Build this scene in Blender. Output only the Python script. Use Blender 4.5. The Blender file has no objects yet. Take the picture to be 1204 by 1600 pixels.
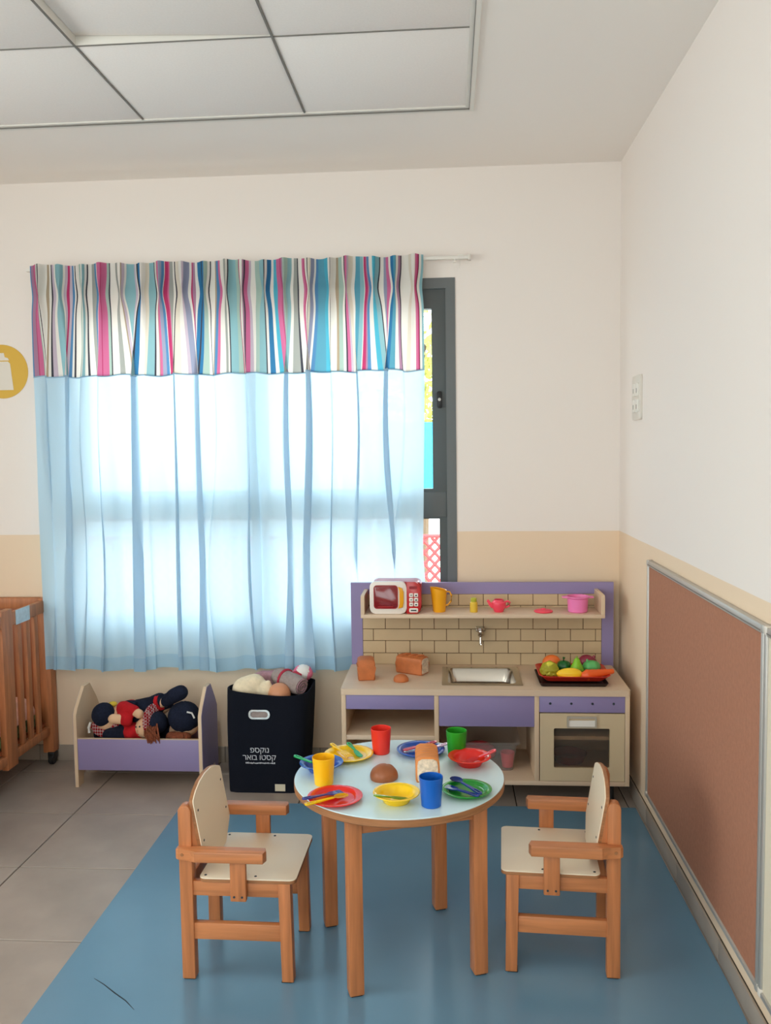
import bpy, bmesh, math, random
from mathutils import Vector, Matrix, noise
PI = math.pi
random.seed(7)
SC = bpy.context.scene
COL = SC.collection

# ------------------------------------------------------------------ camera
CAM_H, F_PX = 1.46, 1350.66
YAW, PITCH, ROLL = .0729, .0728, -.0139
def camera():
    r = Vector((math.cos(YAW), math.sin(YAW), 0)); f = Vector((-math.sin(YAW), math.cos(YAW), 0)); u = Vector((0, 0, 1))
    f2 = f*math.cos(PITCH) - u*math.sin(PITCH); u2 = u*math.cos(PITCH) + f*math.sin(PITCH)
    r3 = r*math.cos(ROLL) + u2*math.sin(ROLL); u3 = u2*math.cos(ROLL) - r*math.sin(ROLL)
    m = Matrix((r3, u3, -f2)).transposed().to_4x4(); m.translation = (0, 0, CAM_H)
    cd = bpy.data.cameras.new('camera'); cd.sensor_fit = 'HORIZONTAL'; cd.sensor_width = 36; cd.lens = 36*F_PX/1204
    cd.clip_start = .02
    c = bpy.data.objects.new('camera', cd); COL.objects.link(c); c.matrix_world = m; SC.camera = c
camera()

# ------------------------------------------------------------------ world, daylight, exposure
WORLD_STRENGTH = 9.0
w = bpy.data.worlds.new('sky'); SC.world = w; w.use_nodes = True
bg = w.node_tree.nodes['Background']; bg.inputs[0].default_value = (.99, .985, .985, 1); bg.inputs[1].default_value = WORLD_STRENGTH
LED_POWER = 4.0
SC.view_settings.view_transform = 'Standard'; SC.view_settings.look = 'None'
SC.view_settings.exposure = -0.26; SC.view_settings.gamma = 1; SC.view_settings.use_curve_mapping = False
SC.cycles.max_bounces = 10; SC.cycles.diffuse_bounces = 6; SC.cycles.transparent_max_bounces = 16
SC.cycles.use_denoising = True; SC.cycles.sample_clamp_indirect = 6
SC.cycles.caustics_reflective = False; SC.cycles.caustics_refractive = False

# room measures (metres)
D, C, XR = 3.911, 2.689, .7596      # back wall, ceiling height, right wall
XL, YN = -3.3, -2.6                 # left wall, rear wall
def portal(name, loc, rot, sx, sy):
    l = bpy.data.lights.new(name, 'AREA'); l.shape = 'RECTANGLE'; l.size = sx; l.size_y = sy; l.cycles.is_portal = True
    o = bpy.data.objects.new(name, l); COL.objects.link(o); o.location = loc; o.rotation_euler = rot
portal('daylight_portal', (-.87, D+.21, 1.4), (-PI/2, 0, 0), 1.84, 1.64)
portal('daylight_portal', (XL-.21, .55, 1.45), (0, -PI/2, 0), 1.7, 2.7)
portal('daylight_portal', (-1.3, YN-.21, 1.45), (PI/2, 0, 0), 2.4, 1.7)

# ------------------------------------------------------------------ helpers
def lin(c):
    c = c/255
    return c/12.92 if c <= .04045 else ((c+.055)/1.055)**2.4
def rgb(r, g, b): return (lin(r), lin(g), lin(b), 1)

def mat(name, col, rough=.5, var=0, vscale=12, stretch=(1, 1, 1), bump=0, bscale=60, spec=.5, metal=0, trans=0, sub=0, alpha=1, coat=0):
    m = bpy.data.materials.new(name); m.use_nodes = True
    nt = m.node_tree; b = nt.nodes['Principled BSDF']
    c = rgb(*col)
    b.inputs['Base Color'].default_value = c; b.inputs['Roughness'].default_value = rough
    b.inputs['Specular IOR Level'].default_value = spec; b.inputs['Metallic'].default_value = metal
    b.inputs['Transmission Weight'].default_value = trans; b.inputs['Alpha'].default_value = alpha
    b.inputs['Coat Weight'].default_value = coat
    if sub:
        b.inputs['Subsurface Weight'].default_value = sub; b.inputs['Subsurface Scale'].default_value = .01
    if var or bump:
        tc = nt.nodes.new('ShaderNodeTexCoord'); mp = nt.nodes.new('ShaderNodeMapping'); mp.inputs['Scale'].default_value = stretch
        nt.links.new(tc.outputs['Object'], mp.inputs['Vector'])
    if var:
        n = nt.nodes.new('ShaderNodeTexNoise'); n.inputs['Scale'].default_value = vscale; n.inputs['Detail'].default_value = 6
        nt.links.new(mp.outputs[0], n.inputs['Vector'])
        rp = nt.nodes.new('ShaderNodeValToRGB')
        rp.color_ramp.elements[0].position = .3; rp.color_ramp.elements[1].position = .7
        rp.color_ramp.elements[0].color = tuple(max(0, x*(1-var)) for x in c[:3])+(1,)
        rp.color_ramp.elements[1].color = tuple(min(1, x*(1+var)) for x in c[:3])+(1,)
        nt.links.new(n.outputs['Fac'], rp.inputs[0]); nt.links.new(rp.outputs[0], b.inputs['Base Color'])
    if bump:
        n2 = nt.nodes.new('ShaderNodeTexNoise'); n2.inputs['Scale'].default_value = bscale; n2.inputs['Detail'].default_value = 4
        nt.links.new(mp.outputs[0], n2.inputs['Vector'])
        bp = nt.nodes.new('ShaderNodeBump'); bp.inputs['Strength'].default_value = bump; bp.inputs['Distance'].default_value = .004
        nt.links.new(n2.outputs['Fac'], bp.inputs['Height']); nt.links.new(bp.outputs[0], b.inputs['Normal'])
    return m

M = {}
def paint_wall():
    m = mat('two_tone_wall_paint', (226, 219, 208), .85, bump=.05, bscale=40)
    nt = m.node_tree; b = nt.nodes['Principled BSDF']
    g = nt.nodes.new('ShaderNodeNewGeometry'); s = nt.nodes.new('ShaderNodeSeparateXYZ'); nt.links.new(g.outputs['Position'], s.inputs[0])
    n = nt.nodes.new('ShaderNodeTexNoise'); n.inputs['Scale'].default_value = 3
    nt.links.new(g.outputs['Position'], n.inputs['Vector'])
    ad = nt.nodes.new('ShaderNodeMath'); ad.operation = 'MULTIPLY_ADD'; ad.inputs[1].default_value = .006; nt.links.new(n.outputs['Fac'], ad.inputs[0]); nt.links.new(s.outputs['Z'], ad.inputs[2])
    gt = nt.nodes.new('ShaderNodeMath'); gt.operation = 'GREATER_THAN'; gt.inputs[1].default_value = 1.085; nt.links.new(ad.outputs[0], gt.inputs[0])
    mx = nt.nodes.new('ShaderNodeMix'); mx.data_type = 'RGBA'
    mx.inputs['A'].default_value = rgb(234, 210, 182); mx.inputs['B'].default_value = rgb(237, 228, 221)
    nt.links.new(gt.outputs[0], mx.inputs['Factor']); nt.links.new(mx.outputs['Result'], b.inputs['Base Color'])
    return m
M['wall'] = paint_wall()
M['ceil'] = mat('ceiling_plaster', (244, 237, 230), .9)
M['ctile'] = mat('ceiling_panel_white', (244, 238, 233), .8, var=.02, vscale=150, bump=.06, bscale=200)
M['ctrim'] = mat('ceiling_grid_white', (226, 222, 214), .5)
M['ctrim_d'] = mat('ceiling_grid_shadow_grey', (120, 116, 110), .6)
M['ftile'] = mat('grey_porcelain_tile', (160, 147, 137), .42, var=.12, vscale=5, bump=.02, bscale=30)
M['grout'] = mat('dark_grout', (62, 56, 50), .9)
M['skirt'] = mat('grey_skirting_tile', (158, 146, 134), .5, var=.08, vscale=6)
M['mat'] = mat('blue_vinyl', (99, 136, 160), .22, var=.05, vscale=2.5, bump=.02, bscale=12)
M['dark'] = mat('dark_scuff', (40, 52, 62), .8)
M['frame'] = mat('charcoal_aluminium', (100, 104, 104), .45, spec=.4)
M['frame_d'] = mat('dark_sash_aluminium', (82, 86, 86), .5, spec=.4)
M['black'] = mat('black_plastic', (22, 22, 24), .5)
M['alu'] = mat('satin_frame_aluminium', (188, 184, 178), .38, metal=.45)
M['alu2'] = mat('satin_aluminium', (186, 178, 164), .45, metal=.3)
M['cork'] = mat('cork', (170, 116, 90), .9, var=.07, vscale=70, bump=.12, bscale=150)
M['wboard'] = mat('cream_board', (226, 214, 190), .6)
M['white'] = mat('white_plastic', (232, 228, 220), .4)
M['white2'] = mat('switch_plastic', (222, 215, 205), .4)
M['wood'] = mat('orange_pine', (186, 116, 70), .4, var=.2, vscale=70, stretch=(1, 1, .06), bump=.03, bscale=40)
M['woodx'] = mat('orange_pine_lengthwise', (189, 120, 74), .4, var=.2, vscale=70, stretch=(.06, 1, 1), bump=.03, bscale=40)
M['ply'] = mat('plywood_edge', (158, 106, 66), .6, var=.2, vscale=60, stretch=(.2, .2, 3))
M['cream'] = mat('cream_laminate', (238, 222, 196), .4)
M['cribwood'] = mat('crib_beech', (178, 112, 70), .5, var=.2, vscale=60, stretch=(1, 1, .12))
M['cribpanel'] = mat('crib_reddish_board', (160, 92, 54), .5, var=.1, vscale=8, stretch=(1, 1, .2))
M['ttop'] = mat('pale_blue_laminate', (205, 230, 236), .22, spec=.5)
M['birch'] = mat('pale_birch_laminate', (214, 190, 164), .5, var=.06, vscale=10, stretch=(.12, 1, 1))
M['birchz'] = mat('pale_birch_upright', (212, 186, 156), .5, var=.06, vscale=10, stretch=(1, 1, .12))
M['btile'] = mat('beige_splash_tile', (198, 174, 138), .5, var=.04, vscale=10)
M['groove'] = mat('brown_groove', (96, 66, 40), .8)
M['purple'] = mat('lilac_laminate', (142, 130, 174), .45)
M['steel'] = mat('stainless_steel', (196, 190, 180), .24, metal=1)
M['chrome'] = mat('chrome', (200, 198, 194), .15, metal=1)
M['navy'] = mat('navy_felt', (19, 22, 32), .95, var=.2, vscale=300, bump=.15, bscale=500, spec=.15)
M['navyc'] = mat('navy_knit', (28, 33, 50), .95, var=.25, vscale=120, bump=.2, bscale=400, spec=.15)
M['redc'] = mat('red_cloth', (186, 30, 38), .9, var=.1, vscale=60, spec=.2)
M['skin'] = mat('cream_doll_cloth', (226, 186, 150), .85, spec=.2)
M['hair'] = mat('auburn_wool_hair', (128, 66, 40), .9, var=.3, vscale=90)
M['orangec'] = mat('orange_cloth', (196, 122, 46), .9, var=.1, vscale=40)
M['whitec'] = mat('white_ribbon', (225, 224, 222), .8)
M['yellowc'] = mat('yellow_cloth', (205, 180, 60), .9)
M['creamc'] = mat('cream_fleece', (232, 216, 186), .95, var=.08, vscale=60, bump=.4, bscale=90, spec=.1)
M['tan'] = mat('tan_vinyl', (206, 142, 104), .5)
M['greyc'] = mat('grey_fleece', (156, 142, 138), .95, var=.12, vscale=80, bump=.3, bscale=160, spec=.1)
M['ribbon'] = mat('raspberry_ribbon', (178, 48, 70), .8)
M['pinkc'] = mat('pink_fleece', (226, 120, 152), .9, var=.1, vscale=60)
M['mauvec'] = mat('mauve_cloth', (170, 130, 140), .95, var=.2, vscale=80)
M['pinkc2'] = mat('pale_pink_blanket', (226, 178, 160), .95, var=.15, vscale=30)
M['greenc'] = mat('sage_print_sheet', (120, 140, 96), .95, var=.4, vscale=40)
M['paper'] = mat('pale_blue_paper', (196, 214, 222), .8, var=.12, vscale=60)
M['tagp'] = mat('cream_tag', (206, 198, 176), .8)
def plastic(n, c, rough=.14): M[n] = mat(n+'_plastic', c, rough, spec=.5, sub=0)
plastic('p_red', (222, 38, 30)); plastic('p_redcup', (226, 50, 36), .35); plastic('p_yellow', (246, 200, 12)); plastic('p_yellowcup', (246, 188, 16), .35)
plastic('p_blue', (16, 74, 168)); plastic('p_bluecup', (14, 92, 184), .35); plastic('p_green', (24, 138, 40)); plastic('p_greencup', (36, 146, 30), .35)
plastic('p_green2', (26, 160, 84)); plastic('p_leafgreen', (110, 150, 16)); plastic('p_navy', (22, 56, 140)); plastic('p_violet', (56, 58, 140))
plastic('p_pinkred', (228, 66, 70)); plastic('p_rosered', (206, 40, 60)); plastic('p_lilac', (206, 140, 190)); plastic('p_orange', (240, 168, 26), .3)
plastic('p_coral', (240, 72, 96), .3); plastic('p_pink', (240, 128, 186), .3); plastic('p_darkred', (150, 28, 36), .25); plastic('p_mwred', (188, 34, 36), .28)
plastic('p_white', (236, 228, 220), .3); plastic('p_mwwin', (128, 26, 34), .12); plastic('p_salt', (222, 184, 60), .4); plastic('p_salttop', (176, 178, 50), .4)
plastic('v_carrot', (232, 96, 34), .4); plastic('v_corn', (246, 198, 34), .35); plastic('v_leaf', (206, 202, 62), .4); plastic('v_pepper', (22, 102, 44), .3)
plastic('v_pear', (128, 190, 40), .35); plastic('v_mint', (92, 178, 100), .4); plastic('v_beet', (140, 44, 62), .4); plastic('v_orange', (236, 116, 48), .4)
plastic('tray_red', (206, 50, 36), .35); plastic('tray_black', (44, 28, 26), .4)
M['bread'] = mat('baked_crust', (190, 108, 58), .6, var=.12, vscale=30)
M['bread2'] = mat('golden_crust', (214, 132, 66), .6, var=.14, vscale=25)
M['bun'] = mat('brown_bun_crust', (154, 88, 50), .45, var=.2, vscale=20, bump=.1, bscale=40)
M['crumb'] = mat('white_crumb', (214, 196, 174), .9, var=.25, vscale=110, bump=.3, bscale=160)
M['signy'] = mat('mustard_sticker', (216, 172, 60), .6)
M['signw'] = mat('sticker_white', (226, 218, 206), .6)
M['teal'] = mat('turquoise_sheet', (40, 172, 208), .6)
M['pave'] = mat('pale_paving', (205, 200, 190), .9, var=.1, vscale=3)
M['rednet'] = mat('red_netting', (226, 70, 74), .7)
M['leafy'] = mat('yellow_green_leaf', (170, 172, 70), .6, var=.3, vscale=10)  # yellow green is the leaves' own colour
M['bark'] = mat('bark', (110, 88, 66), .9)
def glassy(name, tint, fac, rough=.05):
    m = bpy.data.materials.new(name); m.use_nodes = True; nt = m.node_tree
    for n in list(nt.nodes): nt.nodes.remove(n)
    o = nt.nodes.new('ShaderNodeOutputMaterial'); t = nt.nodes.new('ShaderNodeBsdfTransparent'); g = nt.nodes.new('ShaderNodeBsdfPrincipled')
    t.inputs[0].default_value = rgb(*tint); g.inputs['Base Color'].default_value = rgb(*tint); g.inputs['Roughness'].default_value = rough
    x = nt.nodes.new('ShaderNodeMixShader'); x.inputs[0].default_value = fac
    nt.links.new(t.outputs[0], x.inputs[1]); nt.links.new(g.outputs[0], x.inputs[2]); nt.links.new(x.outputs[0], o.inputs[0])
    return m
M['glass'] = glassy('clear_window_glass', (244, 250, 250), .04)
M['smoke'] = glassy('smoked_acrylic', (226, 220, 212), .04)
M['bin'] = glassy('clear_polypropylene', (232, 230, 228), .22, .3)
def cloth(name, col=None, attr=None, transl=.6, transp=.1):
    m = bpy.data.materials.new(name); m.use_nodes = True; nt = m.node_tree
    for n in list(nt.nodes): nt.nodes.remove(n)
    o = nt.nodes.new('ShaderNodeOutputMaterial'); d = nt.nodes.new('ShaderNodeBsdfDiffuse'); t = nt.nodes.new('ShaderNodeBsdfTranslucent'); p = nt.nodes.new('ShaderNodeBsdfTransparent')
    x = nt.nodes.new('ShaderNodeMixShader'); x.inputs[0].default_value = transl; y = nt.nodes.new('ShaderNodeMixShader'); y.inputs[0].default_value = transp
    if attr:
        a = nt.nodes.new('ShaderNodeAttribute'); a.attribute_name = attr
        for q in (d, t, p): nt.links.new(a.outputs['Color'], q.inputs[0])
    else:
        for q in (d, t): q.inputs[0].default_value = rgb(*col)
        p.inputs[0].default_value = rgb(*[min(255, int(v*1.02)) for v in col])
    nt.links.new(d.outputs[0], x.inputs[1]); nt.links.new(t.outputs[0], x.inputs[2])
    nt.links.new(x.outputs[0], y.inputs[1]); nt.links.new(p.outputs[0], y.inputs[2]); nt.links.new(y.outputs[0], o.inputs[0])
    return m
M['sheer'] = cloth('sky_blue_voile', (194, 222, 239), None, .36, .045)
M['hem'] = cloth('sky_blue_voile_double', (172, 208, 231), None, .26, .02)
M['tape'] = mat('header_tape_cotton', (214, 210, 202), .9)
M['stripe'] = cloth('striped_cotton', None, 'stripe', .26, .01)
def gingham():
    m = mat('red_white_check', (196, 30, 44), .9)
    nt = m.node_tree; b = nt.nodes['Principled BSDF']; tc = nt.nodes.new('ShaderNodeTexCoord'); ck = nt.nodes.new('ShaderNodeTexChecker')
    mp = nt.nodes.new('ShaderNodeMapping'); mp.inputs['Rotation'].default_value = (.4, .78, .3)
    ck.inputs['Scale'].default_value = 105; ck.inputs['Color1'].default_value = rgb(190, 26, 44); ck.inputs['Color2'].default_value = rgb(228, 196, 196)
    nt.links.new(tc.outputs['Object'], mp.inputs[0]); nt.links.new(mp.outputs[0], ck.inputs['Vector']); nt.links.new(ck.outputs['Color'], b.inputs['Base Color'])
    return m
M['gingham'] = gingham()
def emis(name, col, s):
    m = bpy.data.materials.new(name); m.use_nodes = True; b = m.node_tree.nodes['Principled BSDF']
    b.inputs['Emission Color'].default_value = col; b.inputs['Emission Strength'].default_value = s; b.inputs['Base Color'].default_value = (.9, .9, .9, 1)
    return m
M['led'] = emis('led_diffuser', (1, .95, .88, 1), 3.0)

OFF = {}
def obj(name, bm, m, parent=None, world=False, angle=35, loc=None, keepn=False):
    """one mesh object; geometry in the parent's local frame (or in world coordinates when world)"""
    me = bpy.data.meshes.new(name)
    if world:
        o_ = OFF.get(parent, Vector((0, 0, 0))) if parent else Vector(loc or (0, 0, 0))
        bmesh.ops.translate(bm, verts=bm.verts, vec=-o_)
    bmesh.ops.recalc_face_normals(bm, faces=bm.faces) if not keepn else None
    bm.to_mesh(me); bm.free()
    me.polygons.foreach_set('use_smooth', [True]*len(me.polygons))
    me.set_sharp_from_angle(angle=math.radians(angle))
    for k in (m if isinstance(m, (list, tuple)) else [m]): me.materials.append(M[k] if isinstance(k, str) else k)
    o = bpy.data.objects.new(name, me); COL.objects.link(o)
    if loc is not None: o.location = loc
    if parent: o.parent = parent; OFF[o] = OFF.get(parent, Vector((0, 0, 0)))
    else: OFF[o] = Vector(loc or (0, 0, 0))
    return o
def tag(o, label, cat, group=None):
    o['label'] = label; o['category'] = cat
    if group: o['group'] = group
    return o
def thing(name, label, cat, loc=(0, 0, 0), rz=0, group=None):
    o = bpy.data.objects.new(name, None); COL.objects.link(o); o.empty_display_size = .1
    o.location = loc; o.rotation_euler = (0, 0, rz); OFF[o] = Vector(loc)
    return tag(o, label, cat, group)
def struct(o): o['kind'] = 'structure'; return o
def copy_tree(o, parent=None):
    c = o.copy(); COL.objects.link(c); c.parent = parent
    for ch in list(o.children): copy_tree(ch, c)
    return c

def B(): return bmesh.new()
def box(bm, x0, x1, y0, y1, z0, z1, bev=0, seg=2, mi=0):
    r = bmesh.ops.create_cube(bm, size=1)
    vs = r['verts']
    for v in vs:
        v.co = Vector((x0+(v.co.x+.5)*(x1-x0), y0+(v.co.y+.5)*(y1-y0), z0+(v.co.z+.5)*(z1-z0)))
    fs = set(f for v in vs for f in v.link_faces)
    for f in fs: f.material_index = mi
    if bev:
        es = list(set(e for v in vs for e in v.link_edges))
        bmesh.ops.bevel(bm, geom=es, offset=bev, segments=seg, profile=.5, affect='EDGES', clamp_overlap=True)
    return bm
def prism(bm, pts, axis, a, b, bev=0, seg=2, mi=0):
    """polygon in the plane normal to axis (0,1,2), extruded from a to b"""
    def P(p, t):
        return Vector((t, p[0], p[1])) if axis == 0 else Vector((p[0], t, p[1])) if axis == 1 else Vector((p[0], p[1], t))
    va = [bm.verts.new(P(p, a)) for p in pts]; vb = [bm.verts.new(P(p, b)) for p in pts]
    fs = [bm.faces.new(va), bm.faces.new(list(reversed(vb)))]
    n = len(pts)
    for i in range(n): fs.append(bm.faces.new((va[i], vb[i], vb[(i+1) % n], va[(i+1) % n])))
    for f in fs: f.material_index = mi
    if bev:
        es = [e for f in fs[:2] for e in f.edges]
        bmesh.ops.bevel(bm, geom=list(set(es)), offset=bev, segments=seg, profile=.5, affect='EDGES', clamp_overlap=True)
    return bm
def lathe(bm, prof, n=36, c=(0, 0, 0), sx=1, sy=1, mi=0, fn=None):
    """prof: (r, z) pairs; r=0 closes on the axis"""
    rings = []
    for r, z in prof:
        if r <= 1e-6: rings.append([bm.verts.new((c[0], c[1], c[2]+z))])
        else:
            ring = []
            for i in range(n):
                a = 2*PI*i/n; k = fn(a, z) if fn else 1
                ring.append(bm.verts.new((c[0]+r*k*math.cos(a)*sx, c[1]+r*k*math.sin(a)*sy, c[2]+z)))
            rings.append(ring)
    for A, Bq in zip(rings, rings[1:]):
        for i in range(n):
            j = (i+1) % n
            if len(A) == 1 and len(Bq) == 1: continue
            if len(A) == 1: f = bm.faces.new((A[0], Bq[i], Bq[j]))
            elif len(Bq) == 1: f = bm.faces.new((A[i], A[j], Bq[0]))
            else: f = bm.faces.new((A[i], A[j], Bq[j], Bq[i]))
            f.material_index = mi
    return bm
def tube(bm, pts, r, n=10, mi=0, closed=False, flat=1):
    """r: number or list; flat squeezes the section in z"""
    pts = [Vector(p) for p in pts]; N = len(pts); rings = []
    up = Vector((0, 0, 1))
    for i, p in enumerate(pts):
        if closed: d = pts[(i+1) % N]-pts[i-1]
        else: d = pts[min(i+1, N-1)]-pts[max(i-1, 0)]
        d.normalize()
        a = up.cross(d)
        if a.length < .05: a = Vector((1, 0, 0)).cross(d)
        a.normalize(); b = d.cross(a).normalized()
        rr = r[i] if isinstance(r, (list, tuple)) else r
        rings.append([bm.verts.new(p+a*rr*math.cos(2*PI*k/n)+b*rr*flat*math.sin(2*PI*k/n)) for k in range(n)])
    pairs = list(zip(rings, rings[1:]))+([(rings[-1], rings[0])] if closed else [])
    for A, Bq in pairs:
        for k in range(n):
            bm.faces.new((A[k], A[(k+1) % n], Bq[(k+1) % n], Bq[k])).material_index = mi
    if not closed:
        bm.faces.new(list(reversed(rings[0]))).material_index = mi; bm.faces.new(rings[-1]).material_index = mi
    return bm
def ball(bm, c, r, rot=None, u=20, v=14, fn=None, mi=0):
    """ellipsoid, optional radius function of direction"""
    rings = []
    for j in range(v+1):
        t = PI*j/v
        row = []
        for i in range(u if 0 < j < v else 1):
            a = 2*PI*i/u
            d = Vector((math.sin(t)*math.cos(a), math.sin(t)*math.sin(a), math.cos(t)))
            k = fn(d) if fn else 1
            p = Vector((d.x*r[0]*k, d.y*r[1]*k, d.z*r[2]*k))
            if rot: p = rot @ p
            row.append(bm.verts.new(p+Vector(c)))
        rings.append(row)
    for A, Bq in zip(rings, rings[1:]):
        for i in range(u):
            j = (i+1) % u
            if len(A) == 1: f = bm.faces.new((A[0], Bq[i], Bq[j]))
            elif len(Bq) == 1: f = bm.faces.new((A[i], Bq[0], A[j]))
            else: f = bm.faces.new((A[i], Bq[i], Bq[j], A[j]))
            f.material_index = mi
    return bm
def grid(bm, f, nu, nv, mi=0):
    vs = [[bm.verts.new(f(i/nu, j/nv)) for i in range(nu+1)] for j in range(nv+1)]
    fs = []
    for j in range(nv):
        for i in range(nu):
            q = bm.faces.new((vs[j][i], vs[j][i+1], vs[j+1][i+1], vs[j+1][i])); q.material_index = mi; fs.append(q)
    return fs
def solid(bm, t): bmesh.ops.solidify(bm, geom=bm.faces[:], thickness=t); return bm
def rrect(x0, x1, y0, y1, r, n=5):
    out = []
    for cx, cy, a0 in ((x1-r, y1-r, 0), (x0+r, y1-r, PI/2), (x0+r, y0+r, PI), (x1-r, y0+r, 1.5*PI)):
        for k in range(n+1):
            a = a0+PI/2*k/n; out.append((cx+r*math.cos(a), cy+r*math.sin(a)))
    return out
def ring_prism(bm, outer, inner, axis, a, b, mi=0):
    """frame between two loops with equal point counts"""
    def P(p, t):
        return Vector((t, p[0], p[1])) if axis == 0 else Vector((p[0], t, p[1])) if axis == 1 else Vector((p[0], p[1], t))
    L = [[bm.verts.new(P(p, t)) for p in loop] for loop in (outer, inner) for t in (a, b)]
    oa, ob, ia, ib = L; n = len(outer)
    for i in range(n):
        j = (i+1) % n
        for q in ((oa[i], oa[j], ia[j], ia[i]), (ob[i], ib[i], ib[j], ob[j]), (oa[i], ob[i], ob[j], oa[j]), (ia[i], ia[j], ib[j], ib[i])):
            bm.faces.new(q).material_index = mi
    return bm
def blob(name, caps, m, parent, vox=.006, smooth=6):
    """one continuous soft surface from tapered capsules (world coordinates)"""
    bm = B()
    for p0, r0, p1, r1 in caps:
        p0, p1 = Vector(p0), Vector(p1); d = p1-p0; L = max(d.length, 1e-5)
        q = Vector((0, 0, 1)).rotation_difference(d.normalized()) if d.length > 1e-5 else None
        prof = [(0, -r0)]+[(r0*math.cos(a), -r0*math.sin(a)) for a in (1.2, .8, .4, 0)]+[(r1*math.cos(a), L+r1*math.sin(a)) for a in (0, .4, .8, 1.2)]+[(0, L+r1)]
        t = B(); lathe(t, prof, 18)
        me = bpy.data.meshes.new('t')
        if q: bmesh.ops.rotate(t, verts=t.verts, cent=(0, 0, 0), matrix=q.to_matrix())
        bmesh.ops.translate(t, verts=t.verts, vec=p0); bmesh.ops.recalc_face_normals(t, faces=t.faces)
        t.to_mesh(me); t.free(); bm.from_mesh(me); bpy.data.meshes.remove(me)
    o = obj(name, bm, m, parent, world=True, angle=80)
    rm = o.modifiers.new('r', 'REMESH'); rm.mode = 'VOXEL'; rm.voxel_size = vox; rm.use_smooth_shade = True
    sm = o.modifiers.new('s', 'SMOOTH'); sm.iterations = smooth; sm.factor = .5
    bpy.context.view_layer.update()
    ev = o.evaluated_get(bpy.context.evaluated_depsgraph_get()); me = bpy.data.meshes.new_from_object(ev)
    o.modifiers.clear(); old = o.data; o.data = me; bpy.data.meshes.remove(old)
    me.polygons.foreach_set('use_smooth', [True]*len(me.polygons))
    return o
def text(name, body, size, m, parent, loc, rot, sx=1):
    c = bpy.data.curves.new(name, 'FONT'); c.body = body; c.size = size; c.align_x = 'CENTER'; c.extrude = .0003; c.space_character = sx
    o = bpy.data.objects.new(name, c); COL.objects.link(o); bpy.context.view_layer.update()
    me = bpy.data.meshes.new_from_object(o.evaluated_get(bpy.context.evaluated_depsgraph_get())); bpy.data.objects.remove(o); bpy.data.curves.remove(c)
    me.materials.clear(); me.materials.append(M[m])
    t = bpy.data.objects.new(name, me); COL.objects.link(t); t.parent = parent; t.location = loc; t.rotation_euler = rot
    return t

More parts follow.
